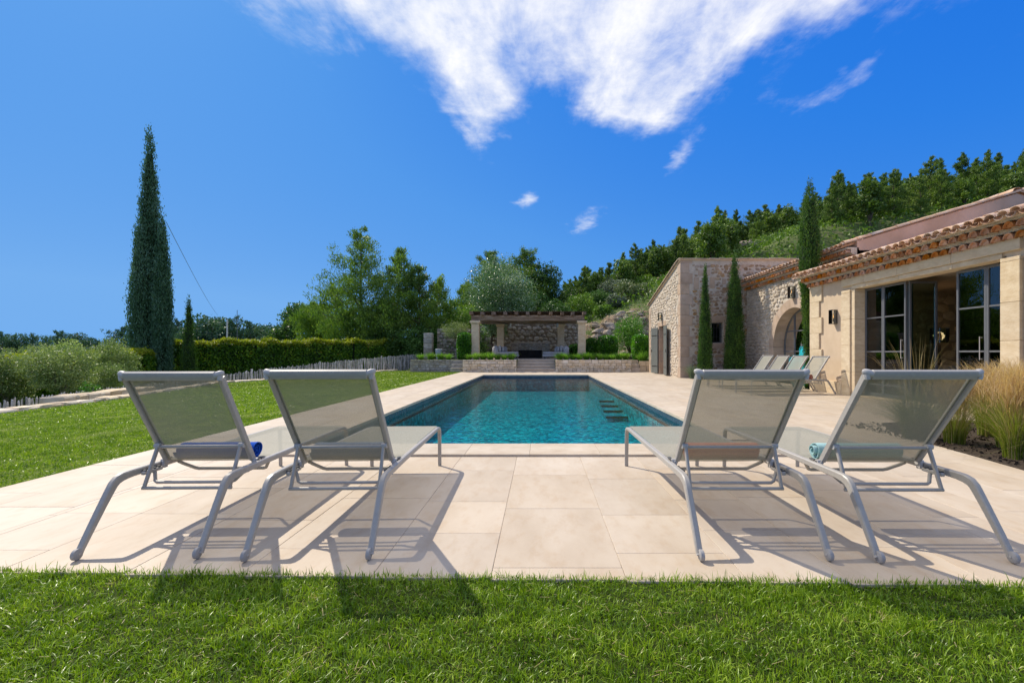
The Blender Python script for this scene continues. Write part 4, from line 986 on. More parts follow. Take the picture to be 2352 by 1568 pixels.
mb = MB(); mb.v = [(GB-.003, AC+(AR-.03)*math.cos(math.pi*i/n), AZ+(AR-.03)*math.sin(math.pi*i/n)) for i in range(n+1)]+[(GB-.003, AC-(AR-.03), .03), (GB-.003, AC+(AR-.03), .03)]
mb.f = [tuple(range(n+3))]; mb.build('pane', 'glass', af)
for y in (AC-.10, AC+.10): MB().tube([(GB-.09, y, .95), (GB-.09, y, 1.45)], .012, 8).tube([(GB-.09, y, 1.38), (GB-.02, y, 1.38)], .01, 8).build('pull_handle', 'metal2', af)
mb = MB().box((12.4, AC-2.6, 0), (12.5, AC+2.6, 3.6)).box((XB+T+.02, AC-2.7, 0), (12.4, AC-2.6, 3.6)).box((XB+T+.02, AC+2.6, 0), (12.4, AC+2.7, 3.6)).box((XB+T+.02, AC-2.6, 3.55), (12.4, AC+2.6, 3.6))
mb.build('inner_shell', 'indoor', barn); MB().box((XB+T, AC-2.6, 0), (12.4, AC+2.6, .015)).build('room_floor', 'floor', barn)
drape('curtain', 'linen', AC+.72, AC+1.36, GB+.16, .03, 2.0, barn); drape('curtain', 'linen', AC-1.36, AC-.8, GB+.16, .03, 2.0, barn)
# --- annex C
zc = lambda y: 5.20-(y-YC0)*.254
wx0, wx1, wz0, wz1 = 7.56, 8.07, 1.54, 2.43
mb = MB(); t_ = .42
mb.box((XC, YC0, 0), (wx0, YC0+t_, 5.16)); mb.box((wx1, YC0, 0), (11.5, YC0+t_, 5.16)); mb.box((wx0, YC0, 0), (wx1, YC0+t_, wz0)); mb.box((wx0, YC0, wz1), (wx1, YC0+t_, 5.16))
dy0, dy1, dz = 22.55, 23.67, 2.45
def prism(mb, y0, y1, z0, x0=XC, x1=XC+t_):
    mb.add([(x0, y0, z0), (x1, y0, z0), (x1, y1, z0), (x0, y1, z0), (x0, y0, zc(y0)-.04), (x1, y0, zc(y0)-.04), (x1, y1, zc(y1)-.04), (x0, y1, zc(y1)-.04)],
           [(0, 1, 2, 3), (4, 7, 6, 5), (0, 4, 5, 1), (1, 5, 6, 2), (2, 6, 7, 3), (3, 7, 4, 0)])
prism(mb, YC0+t_, dy0, 0); prism(mb, dy1, YC1, 0); prism(mb, dy0, dy1, dz)
mb.box((XC+t_, YC1-.4, 0), (11.5, YC1, zc(YC1)-.05))
mb.build('rubble_wall', 'mortar', annex)
MB().add([(XC-.06, YC0-.05, 5.17), (11.6, YC0-.05, 5.17), (11.6, YC1+.15, zc(YC1+.15)), (XC-.06, YC1+.15, zc(YC1+.15)), (XC-.06, YC0-.05, 5.21), (11.6, YC0-.05, 5.21), (11.6, YC1+.15, zc(YC1+.15)+.04), (XC-.06, YC1+.15, zc(YC1+.15)+.04)],
         [(0, 1, 2, 3), (4, 7, 6, 5), (0, 4, 5, 1), (1, 5, 6, 2), (2, 6, 7, 3), (3, 7, 4, 0)]).build('roof', 'plaster', annex)
M['palecap'] = pm('pale_flat_tile', [(.3, (.46, .35, .25)), (.7, (.60, .50, .39))], scale=4, rough=.9, bump=.3, rnd=.12)
CT = MB().box((0, -.16, 0), (.46, .16, .035), .012).mesh('coping_tile', 'palecap'); RT2 = half_tile(.50, .115, .095, 'palecap', True)
for i in range(12): link('coping_tile', CT, annex, (XC-.09+i*.44, YC0+.05, 5.212+rnd.uniform(0, .012)), rot=(0, rnd.uniform(.0, .05), rnd.uniform(-.03, .03)))
ac = math.atan(.254)
for i in range(13): y = YC0+.1+i*.45; link('verge_tile', RT2, annex, (XC-.02, y+.45, zc(y+.45)+.05), rot=(0, -ac, -math.pi/2))
z = 0; k = 0
while z < 5.1:
    h_ = min(.46, 5.14-z); w = (.38, .52)[k % 2]; w2 = (.42, .30)[k % 2]
    P_(annex, 'quoin', 'pinkstone', (XC-.022, YC0-.022, z+.003), (XC+w, YC0+w2, z+h_-.003), .012); z += h_; k += 1
z = 0; k = 0
while z < 3.5:
    h_ = min(.46, 3.6-z); w2 = (.30, .42)[k % 2]; P_(annex, 'quoin', 'pinkstone', (XC-.022, YC1-w2, z+.003), (XC+.3, YC1+.02, z+h_-.003), .012); z += h_; k += 1
blocks = [((7.45, 2.45), (8.22, 2.72)), ((7.40, 1.30), (8.26, 1.52)), ((7.36, 1.54), (7.54, 2.43)), ((8.09, 1.54), (8.27, 2.43)),
          ((6.96, 4.50), (7.50, 4.75)), ((6.78, 3.90), (7.0, 4.42)), ((7.47, 3.95), (7.70, 4.44)), ((7.0, 3.52), (7.18, 3.84)), ((8.02, 4.12), (8.2, 4.36)), ((6.96, 2.9), (7.2, 3.2))]
for (a, b), (c_, d) in blocks: P_(annex, 'dressed_block', 'pinkstone', (a, YC0-.02, b), (c_, YC0+.15, d), .01)
def okC(a, b, s):
    x = XC+a
    for (p, q), (r_, t2) in blocks:
        if p-s*.7 < x < r_+s*.7 and q-s*.6 < b+.05 < t2+s*.6: return False
    return x > XC+.52+s*.3 and not (wx0-s < x < wx1+s and wz0-s < b < wz1+s)
rubble(annex, (XC, YC0, .05), (1, 0, 0), (0, -1, 0), 5.0, 4.98, okC, .175, 'rubble', 11, cover=.92, proud=.018, limit=210, score=lambda a, b: 1 if a < 3.0 or b > 4.0 else .2)
def okC2(a, b, s):
    y = YC0+a
    return a > .44+s*.4 and a < YC1-YC0-.42-s*.4 and b < zc(y)-.22-s and not (dy0-1.0-s*.4 < y < dy1+.98+s*.4 and b < dz+.0) and not (dy0-.25 < y < dy1+.25 and b < dz+.32)
rubble(annex, (XC, YC0, .05), (0, 1, 0), (-1, 0, 0), YC1-YC0, 5.0, okC2, .165, 'palerubble', 12, cover=.88, proud=.03, limit=88, name='pale_stone')
# window
wf = MB().box((wx0, YC0+.18, wz0), (wx0+.04, YC0+.22, wz1)).box((wx1-.04, YC0+.18, wz0), (wx1, YC0+.22, wz1)).box((wx0+.04, YC0+.18, wz0), (wx1-.04, YC0+.22, wz0+.04)).box((wx0+.04, YC0+.18, wz1-.04), (wx1-.04, YC0+.22, wz1)).build('window_frame', 'steel', annex)
MB().box((wx0+.04, YC0+.2, wz0+.04), (wx1-.04, YC0+.206, wz1-.04)).build('pane', 'glass', wf)
for i in range(3): x = wx0+.127*(i+1); MB().tube([(x, YC0+.08, wz0), (x, YC0+.08, wz1)], .011, 8).build('window_bar', 'black', wf)
for z in (1.80, 2.2): MB().tube([(wx0, YC0+.08, z), (wx1, YC0+.08, z)], .008, 6).build('window_bar', 'black', wf)
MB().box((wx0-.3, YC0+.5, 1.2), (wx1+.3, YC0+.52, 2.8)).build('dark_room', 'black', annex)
# door with shutters
for z, h_ in ((0, .62), (.62, .6), (1.22, .62), (1.84, .61)):
    for a, b in ((dy0-.16, dy0+.03), (dy1-.03, dy1+.16)): P_(annex, 'jamb_block', 'pinkstone', (XC-.012, a, z+.003), (XC+.34, b, z+h_-.003), .008)
P_(annex, 'lintel_block', 'pinkstone', (XC-.012, dy0-.22, dz), (XC+.34, dy1+.22, dz+.24), .01)
pl = MB()
dl = MB().box((XC+.30, dy0, 0), (XC+.31, dy1, dz)).build('door', 'black', annex)
for i in range(5): MB().box((XC+.27, dy0+.045+i*.205, .02), (XC+.298, dy0+.24+i*.205, dz), .005).build('door_board', 'wood', dl)
for (y0, sgn) in ((dy0-.02, -1), (dy1+.02, 1)):
    h_ = empty('shutter', (XC-.05, y0, .03)); h_.parent = annex; h_.location = Vector((XC-.05, y0, .03))-WL[annex.name]; h_.rotation_euler = (0, 0, R(7)*sgn)
    wv = .90
    for k in range(6):
        a = k*wv/6+.002; b = (k+1)*wv/6-.002; y_a, y_b = sorted((a*sgn, b*sgn))
        link('shutter_board', MB().box((-.035, y_a, 0), (0, y_b, 2.38), .004).mesh('board', 'shutter'), h_, (0, 0, 0), world=False)
    for z in (.35, 1.95):
        y_a, y_b = sorted((.03*sgn, .82*sgn)); link('strap_hinge', MB().box((-.043, y_a, z), (-.036, y_b, z+.04)).mesh('strap', 'black'), h_, (0, 0, 0), world=False)
    y_a, y_b = sorted((.80*sgn, .84*sgn)); link('latch', MB().box((-.06, y_a, 1.1), (-.036, y_b, 1.25)).mesh('latch', 'black'), h_, (0, 0, 0), world=False)
# --- urns by the arched door
def urn(x, y, h, r, label):
    t = empty('glazed_urn', (x, y, .003), label, 'urn', 'turquoise glazed urns')
    pr = [(.0, 0), (.45, 0), (.48, .02), (.62, .12), (.86, .35), (1.0, .60), (.98, .74), (.84, .86), (.62, .925), (.50, .945), (.47, .965), (.56, .98), (.58, .995), (.54, 1.0), (.44, .995), (.42, .94), (.0, .90)]
    link('urn_body', MB().lathe([(a*r, b*h) for a, b in pr], (0, 0, 0), 32).mesh('urn', 'urn', True), t, (0, 0, 0), world=False)
    for k in (0, 1):
        a = 2.2+k*math.pi; c_, s_ = math.cos(a), math.sin(a)
        link('handle', MB().tube([(c_*r*.6, s_*r*.6, h*.92), (c_*r*.86, s_*r*.86, h*.93), (c_*r*.98, s_*r*.98, h*.86), (c_*r*.93, s_*r*.93, h*.78)], r*.07, 8).mesh('handle', 'urn', True), t, (0, 0, 0), world=False)
urn(8.72, 14.72, 1.40, .31, 'big turquoise glazed urn standing between the slim cypress and the arched door')
urn(8.72, 15.45, 1.02, .25, 'small turquoise glazed urn behind the loungers beside the big urn')
# ================================================================ far terrace
ter = empty('terrace', (0, 26, 0), kind='structure')
TZ = .70
for a, b in (((-4.4, 26.25), (-1.33, 34.3)), ((-1.33, 27.25), (.885, 34.3)), ((.885, 26.25), (5.2, 34.3)), ((-7.7, 27.3), (-4.4, 34.3)), ((5.2, 27.2), (9, 34.3))):
    MB().box((a[0], a[1], -.2), (b[0], b[1], TZ-.02)).build('terrace_fill', 'ground', ter)
x = -4.4
for i in range(16):
    for j in range(7):
        if 28.6+j*.8 < 34.2: MB().box((-4.9+i*.56+.003, 28.4+j*.8+.003, TZ-.015), (-4.9+(i+1)*.56-.003, 28.4+(j+1)*.8-.003, TZ+.015)).build('terrace_slab', 'paving', ter)
def wall(name_label, x0, x1, y, z0, h, seed, m='drywall', depth=.22, hr=(.09, .16), lr=(.16, .42), cap=False):
    t = empty('retaining_wall', ((x0+x1)/2, y, 0), name_label, 'stone wall')
    MB().box((x0, y+.03, z0-.1), (x1, y+depth+.12, z0+h-.02)).build('wall_core', 'darkjoint', t)
    coursed(t, (x0, y, z0), (1, 0, 0), (0, -1, 0), x1-x0, h, m, seed, hr=hr, lr=lr, depth=depth, jit=.012)
    return t
wall('golden stone retaining wall left of the wide steps, below the pergola', -4.40, -1.335, 25.9, 0, .70, 41)
wall('golden stone retaining wall right of the wide steps, below the pergola', .89, 5.22, 25.9, 0, .70, 42)
wall('greyer stone retaining wall at the far end of the lawn', -7.7, -5.17, 27.0, -.02, .70, 43, 'greystone', hr=(.08, .17), lr=(.12, .34))
wall('low block wall beside the annex, right of the narrow steps', 5.78, 6.5, 26.3, 0, .62, 44, 'ashlar', hr=(.3, .31), lr=(.33, .4))
st = empty('stone_steps', (-.2, 26, 0), 'wide pale stone steps climbing to the pergola terrace', 'steps')
for i in range(4):
    MB().box((-1.33, 25.95+i*.40, TZ*(i+1)/4-.055), (.885, 26.40+i*.40, TZ*(i+1)/4), .008).build('tread', 'paving', st)
    MB().box((-1.33, 25.985+i*.40, TZ*i/4), (.885, 26.36+i*.40, TZ*(i+1)/4-.056)).build('riser', 'coping', st)
st = empty('stone_steps', (-4.8, 26.6, 0), 'narrow shaded grey steps at the left end of the terrace wall', 'steps')
for i in range(3): MB().box((-5.16, 26.2+i*.36, 0), (-4.41, 26.56+i*.36, .22*(i+1)), .008).build('step', 'greystone', st)
st = empty('stone_steps', (5.5, 26, 0), 'narrow pale steps between the terrace wall and the annex', 'steps')
for i in range(3): MB().box((5.24, 26.05+i*.36, 0), (5.77, 26.41+i*.36, .22*(i+1)), .008).build('step', 'coping', st)
# back wall in the shade of the pergola
bw_ = empty('rubble_back_wall', (-1, 34.4, TZ), 'tall rough rubble wall in shade behind the pergola', 'stone wall')
def topz(x): return 3.25+.25*math.sin(x*1.1)+.2*math.sin(x*2.7+1) - (.9 if x < -3.6 else 0)
mb = MB(); n = 26
for i in range(n+1):
    x = -8.2+i*(11.4/n); 
    for y in (34.3, 34.9): mb.v += [(x, y, 0), (x, y, topz(x)+.35)]
for i in range(n): q = 4*i; mb.f += [(q, q+4, q+5, q+1), (q+1, q+5, q+7, q+3), (q+2, q+3, q+7, q+6)]
mb.build('wall_core', 'darkjoint', bw_)
rubble(bw_, (-8.2, 34.3, TZ), (1, 0, 0), (0, -1, 0), 11.4, 3.2, lambda a, b, s: b+TZ < topz(-8.2+a)+.35, .33, 'greystone', 51, proud=.10, score=lambda a, b: 1)
# free standing pillar and wall piece on the left
pl_ = empty('stone_pillar', (-7.35, 30, TZ), 'square stone gate pillar half hidden by the olive tree', 'pillar')
for k in range(5): MB().box((-7.62, 29.8, TZ+k*.34+.004), (-7.08, 30.3, TZ+(k+1)*.34-.004), .02).build('pillar_block', 'greystone', pl_)
pw = empty('rubble_wall', (-6, 31, TZ), 'low rubble wall stub behind the olive tree, left of the tall clipped shrub', 'stone wall')
MB().box((-7.0, 31.05, TZ), (-4.6, 31.4, 2.75)).build('wall_core', 'darkjoint', pw)
rubble(pw, (-7.0, 31.05, TZ), (1, 0, 0), (0, -1, 0), 2.4, 2.05, lambda a, b, s: True, .28, 'greystone', 52, proud=.09)
# outdoor fireplace
fp = empty('outdoor_fireplace', (-.65, 32, TZ), 'long low stone fireplace with a dark opening under the pergola', 'fireplace')
MB().box((-2.0, 31.7, TZ), (-1.5, 32.5, 1.76)).box((.15, 31.7, TZ), (.70, 32.5, 1.76)).box((-1.5, 31.7, 1.28), (.15, 32.5, 1.76)).box((-1.5, 32.4, TZ), (.15, 32.5, 1.28)).build('core', 'darkjoint', fp)
coursed(fp, (-2.0, 31.68, TZ), (1, 0, 0), (0, -1, 0), .5, 1.06, 'greystone', 61, hr=(.07, .11), lr=(.14, .3), depth=.05)
coursed(fp, (.15, 31.68, TZ), (1, 0, 0), (0, -1, 0), .55, 1.06, 'greystone', 62, hr=(.07, .11), lr=(.14, .3), depth=.05)
coursed(fp, (-1.5, 31.68, 1.28), (1, 0, 0), (0, -1, 0), 1.65, .48, 'greystone', 63, hr=(.07, .11), lr=(.14, .3), depth=.05)
MB().box((-2.06, 31.6, 1.765), (.76, 32.55, 1.83), .01).build('mantel_slab', 'coping', fp)
MB().box((-1.49, 31.76, TZ), (.14, 31.78, 1.27)).build('firebox_panel', 'firebox_dark', fp)  # dark sheet set in to stand for the dark opening
# pergola
pg = empty('pergola', (-.7, 28, TZ), 'pergola of weathered beams on four square stone columns', 'pergola')
def column(x, y, w=.46, top=3.05):
    h_ = w/2; c = MB().box((x-h_, y-h_, 1.12), (x+h_, y+h_, top-.20), .012).build('column_shaft', 'ashlar', pg)
    MB().box((x-h_-.03, y-h_-.03, TZ), (x+h_+.03, y+h_+.03, 1.12), .012).build('column_base', 'ashlar', pg)
    MB().box((x-h_-.035, y-h_-.035, top-.20), (x+h_+.035, y+h_+.035, top-.13), .01).build('capital_band', 'ashlar', c)
    MB().box((x-h_-.075, y-h_-.075, top-.13), (x+h_+.075, y+h_+.075, top), .01).build('capital', 'ashlar', c)
for x, y in ((-3.95, 28.0), (2.57, 28.0), (-2.69, 31.2), (1.43, 31.2)): column(x, y)
def rough_beam(a, b, m, ch=.02, n=9):
    (x0, y0, z0), (x1, y1, z1) = a, b; mb = MB(); r = random.Random(int(abs(x0*100+y0*37)))
    ax = 0 if x1-x0 > y1-y0 else 1
    for i in range(n+1):
        t = i/n; jz = r.uniform(-.015, .015); j2 = r.uniform(-.012, .012)
        for (u, w_) in ((ch, 0), (1-ch*3, 0), (1, ch*3), (1, 1-ch*3), (1-ch*3, 1), (ch*3, 1), (0, 1-ch*3), (0, ch*3)):
            if ax == 0: mb.v.append((x0+(x1-x0)*t, y0+(y1-y0)*u+j2, z0+(z1-z0)*w_+jz))
            else: mb.v.append((x0+(x1-x0)*u+j2, y0+(y1-y0)*t, z0+(z1-z0)*w_+jz))
    for i in range(n):
        for k in range(8): q = i*8; mb.f.append((q+k, q+(k+1) % 8, q+8+(k+1) % 8, q+8+k))
    mb.f.append(tuple(range(8))); mb.f.append(tuple(n*8+k for k in range(8))[::-1]); return mb
rough_beam((-4.2, 27.86, 3.06), (2.72, 28.16, 3.38), 'wood').build('front_beam', 'wood', pg)
rough_beam((-4.2, 31.05, 3.06), (2.72, 31.35, 3.38), 'wood').build('rear_beam', 'wood', pg)
for i in range(11):
    x = -4.18+i*.69+rnd.uniform(-.03, .03); dz_ = rnd.uniform(-.01, .02)
    rough_beam((x-.095, 27.45+rnd.uniform(-.1, .05), 3.385+dz_), (x+.095, 33.2, 3.57+dz_), 'wood2').build('rafter', 'wood2', pg)
for i in range(12):
    y = 28.3+i*.42; rough_beam((-4.3, y, 3.58), (2.8, y+.07, 3.63), 'wood2').build('batten', 'wood2', pg)
mb = MB()
for i in range(150):
    x = -4.3+i*.0473; mb.box((x, 28.1, 3.632), (x+.0445, 33.4, 3.645+rnd.uniform(0, .01)))
lab(mb.build('reed_cover', 'wood2', pg), kind='stuff')
for x, y in ((-1.9, 29.6), (1.15, 29.6)):
    t = empty('hanging_lantern', (x, y, 2.75), 'small pale lantern hanging '+('left' if x < 0 else 'right')+' under the pergola rafters', 'lantern')
    MB().tube([(x, y, 3.0), (x, y, 3.4)], .006, 5).build('cord', 'black', t); MB().lathe([(0, -.12), (.07, -.12), (.07, .1), (.03, .14), (0, .14)], (x, y, 2.87), 12).build('lantern_body', 'pot', t)
def sofa(x, s, label):
    t = empty('outdoor_sofa', (x, 29.5, TZ), label, 'outdoor sofa', 'pair of grey sofas facing each other under the pergola')
    bx = lambda nm, a, b, ch=.04: MB().box((min(x+s*a[0], x+s*b[0]), a[1], TZ+a[2]), (max(x+s*a[0], x+s*b[0]), b[1], TZ+b[2]), ch).build(nm, 'fabric', t, True)
    bx('seat_base', (-.1, 29.1, .14), (1.55, 30.0, .30)); bx('seat_cushion', (.1, 29.1, .30), (1.52, 30.0, .46), .05)
    bx('back_roll', (-.15, 29.05, .14), (.22, 30.05, .84), .12); bx('side_roll', (.0, 30.0, .14), (.75, 30.3, .80), .1)
    bx('back_cushion', (.24, 29.15, .46), (.42, 29.6, .86), .06); bx('back_cushion', (.24, 29.62, .46), (.42, 30.0, .84), .06); bx('throw_pillow', (.45, 29.3, .46), (.60, 29.7, .78), .05)
    for a in (.1, 1.4): MB().box((x+s*a-.03, 29.2, TZ+.015), (x+s*a+.03, 29.26, TZ+.14)).build('sofa_foot', 'black', t)
sofa(-2.9, 1, 'pale grey rounded sofa at the left side under the pergola'); sofa(1.72, -1, 'pale grey rounded sofa at the right side under the pergola')
t = empty('planter_pot', (-6.45, 29, TZ), 'tall pale grey tapered pot among grasses at the far left terrace', 'pot')
MB().lathe([(0, 0), (.15, 0), (.23, .62), (.2, .64), (.19, .55), (0, .55)], (-6.45, 29, TZ), 20).build('pot_body', 'pot', t, True)
# ================================================================ plants
PROTO = {}
def wobble_tube(p0, p1, r0, r1, r, n=6, wob=.06, nseg=7):
    p0, p1 = Vector(p0), Vector(p1); L_ = (p1-p0).length; pts = []
    for i in range(n+1):
        t = i/n; j = Vector((r.uniform(-1, 1), r.uniform(-1, 1), r.uniform(-.3, .3)))*wob*L_*math.sin(math.pi*t)
        pts.append(p0.lerp(p1, t)+j)
    return pts, [r0+(r1-r0)*i/n for i in range(n+1)]
def pine_parts(h, rad, base, seed, leafm, leaf, dens, nl=26, bark='bark', sparse=1.0, conic=.8, droop=0):
    """upright open pine: whorled limbs with needle tufts"""
    r = random.Random(seed); g = np.random.default_rng(seed); mb = MB()
    lean = (r.uniform(-.03, .03)*h, r.uniform(-.03, .03)*h)
    pts, rs = wobble_tube((0, 0, -.4), (lean[0], lean[1], h*.97), h*.014+.03, .012, r, 9, .02); mb.tube(pts, rs, 7)
    P = []; U = []
    for i in range(nl):
        t = (i+r.random())/nl; z = h*(base+(1-base)*t)*.98
        k = min(len(pts)-2, int((z+.4)/(h+.4)*(len(pts)-1))); o = pts[k].lerp(pts[k+1], .5); o = Vector((o.x, o.y, z))
        az = i*2.4+r.uniform(-.6, .6); l = rad*1.45*((1-t)**conic*.9+.10)*r.uniform(.55, 1.15)*(1-.5*max(0, .18-t)/.18); el = r.uniform(.0, .55)+.5*t-droop
        d = Vector((math.cos(az)*math.cos(el), math.sin(az)*math.cos(el), math.sin(el)))
        e = o+d*l; bp, br = wobble_tube(o, e, .010*h*(1-t)*.5+.012, .006, r, 4, .06); mb.tube(bp, br, 5, cap=False)
        nt_ = max(3, int(dens*l))
        for q in range(nt_):
            s_ = .25+.8*(q+r.random())/nt_; c = o+d*l*s_+Vector((r.gauss(0, 1), r.gauss(0, 1), r.gauss(0, .7)))*l*.13
            m_ = int(r.uniform(16, 34)*sparse); sig = (.10+.10*l*.5)*(1.15-.4*s_)
            pp = g.normal(size=(m_, 3))*sig+np.array(c); P.append(pp); U.append(np.repeat((np.array(d)*.6+np.array([0, 0, .7]))[None], m_, 0)+0*pp)
    for q in range(8):   # leader
        c = pts[-1]-Vector((0, 0, q*.03*h)); P.append(g.normal(size=(int(16*sparse), 3))*[.05+.014*q, .05+.014*q, .14]+np.array(c)); U.append(np.tile([0, 0, 1.4], (int(16*sparse), 1)))
    P = np.concatenate(P); U = np.concatenate(U)
    return mb.mesh('trunk', bark, True), leaves(P, leaf, g, U, .32, .8, 'crown', leafm)
def lobe_pts(lobes, n, g, shell=.55, rough=.12):
    out = []; vol = np.array([l[3]*l[4]*l[5] for l in lobes])**.66; vol /= vol.sum()
    for (x, y, z, a, b, c), v in zip(lobes, vol):
        k = int(n*v); d = unit(g.normal(size=(k, 3))); rr = shell+(1-shell)*g.random(k)**.6
        w = 1+rough*np.sin(d[:, 0]*7+x*3)*np.cos(d[:, 1]*6+z)+rough*np.sin(d[:, 2]*9+y)*.8+g.normal(size=k)*.045
        out.append(d*(rr*w)[:, None]*[a, b, c]+[x, y, z])
    return np.concatenate(out)
def broad_parts(h, rad, base, seed, leafm, leaf, n, bark='bark', nlobe=9, flat=1.0, stems=1, aspect=.6, shell=.5, rough=.14):
    r = random.Random(seed); g = np.random.default_rng(seed); mb = MB(); lobes = []
    cz = h*(base+1)/2; ch = h*(1-base)/2
    for i in range(nlobe):
        a = i*2.4+r.uniform(-.4, .4); t = (i+.5)/nlobe; zz__ = cz+ch*(2*t-1)*.62; k = math.sqrt(max(.05, 1-((zz__-cz)/ch)**2))
        rr = rad*k*r.uniform(.35, .62); s_ = rad*r.uniform(.36, .55)
        lobes.append((math.cos(a)*rr, math.sin(a)*rr, zz__, s_, s_, s_*.85*flat))
    lobes.append((0, 0, cz, rad*.6, rad*.6, ch*.8))
    for s_ in range(stems):
        o = Vector((r.uniform(-.1, .1)*(stems > 1)*2, r.uniform(-.1, .1), -.3)); f = Vector((o.x*3+r.uniform(-.1, .1)*rad, o.y*2, h*base*r.uniform(.9, 1.2)))
        bp, br = wobble_tube(o, f, h*.028+.02, h*.018+.012, r, 5, .06); mb.tube(bp, br, 8)
        for l in lobes[s_::stems]:
            bp, br = wobble_tube(f, (l[0]*.8, l[1]*.8, l[2]), h*.012+.01, .008, r, 4, .08); mb.tube(bp, br, 5, cap=False)
    return mb.mesh('trunk', bark, True), leaves(lobe_pts(lobes, n, g, shell, rough), leaf, g, np.tile([0, 0, .25], (1, 1)), aspect, 1, 'crown', leafm)
def cypress_parts(h, prof, seed, leafm, n, leaf=.07, lobes_=(), trunk=.08, tight=.1, tufts=900):
    """columnar crown of upright tufts: prof = [(fraction of height, radius)]"""
    g = np.random.default_rng(seed); fz = [p[0] for p in prof]; fr_ = [p[1] for p in prof]
    cols = [(0, 0, h, prof)]+list(lobes_); P = []; U = []
    tot_ = sum(c[2] for c in cols)
    for (ox, oy, hh_, pf) in cols:
        fz = [p[0] for p in pf]; fr_ = [p[1] for p in pf]; k = int(tufts*hh_/tot_)
        zz__ = g.random(k*3); wgt = np.interp(zz__, fz, fr_)+.03; zz__ = zz__[g.random(k*3) < wgt/wgt.max()][:k]; k = len(zz__)
        az = g.random(k)*2*math.pi; rr = np.interp(zz__, fz, fr_)*(.86+.22*g.random(k))*(1+.07*np.sin(az*5+zz__*9)); m_ = max(4, int(n*hh_/tot_/k))
        c = np.stack([ox+np.cos(az)*rr, oy+np.sin(az)*rr, zz__*hh_], 1)
        pp = np.repeat(c, m_, 0)+g.normal(size=(k*m_, 3))*[tight*.42, tight*.42, tight*1.7]; P.append(pp)
        up = np.repeat(np.stack([np.cos(az)*.25, np.sin(az)*.25, np.full(k, 1.5)], 1), m_, 0); U.append(up)
    P = np.concatenate(P); U = np.concatenate(U); P[:, 2] = np.maximum(P[:, 2], .03)
    mb = MB().tube([(0, 0, -.3), (0, 0, h*.5)], [trunk, trunk*.5], 8)
    core = MB()
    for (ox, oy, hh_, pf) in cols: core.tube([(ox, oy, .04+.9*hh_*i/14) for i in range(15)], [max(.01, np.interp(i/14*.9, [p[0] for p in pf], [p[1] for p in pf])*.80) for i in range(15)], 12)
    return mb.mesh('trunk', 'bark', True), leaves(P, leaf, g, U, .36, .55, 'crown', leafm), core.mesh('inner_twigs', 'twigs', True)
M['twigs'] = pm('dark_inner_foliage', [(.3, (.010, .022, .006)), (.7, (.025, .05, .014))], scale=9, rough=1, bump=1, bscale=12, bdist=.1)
def plant(name, parts, loc, label, cat, group=None, rz=0, sc=1.0, names=('trunk', 'crown', 'inner_foliage')):
    t = empty(name, loc, label, cat, group, rz); t.scale = (sc, sc, sc) if isinstance(sc, (int, float)) else sc
    for nm, me in zip(names, parts):
        if me is not None: link(nm, me, t, (0, 0, 0), world=False)
    return t
def g0(x, y): return float(hterr(x, y))
# --- cypresses
pf = [(0, .60), (.1, .66), (.22, .72), (.33, .73), (.45, .62), (.55, .49), (.65, .36), (.75, .27), (.85, .19), (.94, .10), (1, .02)]
plant('cypress_tree', cypress_parts(12.2, pf, 1, 'cypress', 56000, .105, lobes_=[(.84, -.30, 7.7, [(0, .3), (.3, .34), (.6, .27), (.85, .15), (1, .02)])], tight=.16, tufts=2600, trunk=.16), (-18.85, 22, -.35),
      'very tall blue green cypress standing alone left of the hedge', 'cypress')
pf2 = [(0, .30), (.2, .30), (.45, .24), (.7, .15), (.85, .09), (1, .01)]
plant('cypress_tree', cypress_parts(4.0, [(0, .26), (.3, .28), (.5, .2), (.7, .14), (.9, .07), (1, .01)], 2, 'cypress2', 7000, .07, tight=.09, tufts=420, trunk=.03), (-16.2, 21, -.42), 'thin young cypress in front of the hedge, right of the tallest cypress', 'cypress')
GC = 'slim cypresses against the house walls'
plant('cypress_tree', cypress_parts(4.78, [(0, .25), (.15, .27), (.4, .22), (.65, .15), (.85, .08), (1, .01)], 3, 'cypress2', 15000, .055, tight=.07, tufts=900, trunk=.04), (6.97, 19.2, 0), 'slim cypress left of the small barred window', 'cypress', GC)
plant('cypress_tree', cypress_parts(5.12, [(0, .34), (.15, .37), (.4, .31), (.7, .21), (.88, .10), (1, .01)], 4, 'cypress2', 19000, .06, tight=.10, tufts=900, trunk=.05), (8.13, 19.0, 0), 'bushier dark cypress right of the small barred window', 'cypress', GC)
plant('cypress_tree', cypress_parts(6.38, [(0, .10), (.12, .13), (.35, .17), (.5, .24), (.68, .27), (.85, .20), (.95, .1), (1, .01)], 5, 'cypress2', 21000, .055, tight=.07, tufts=1300, trunk=.04), (8.36, 14.1, 0), 'tallest slim cypress rising beside the arched door past both roofs', 'cypress', GC)
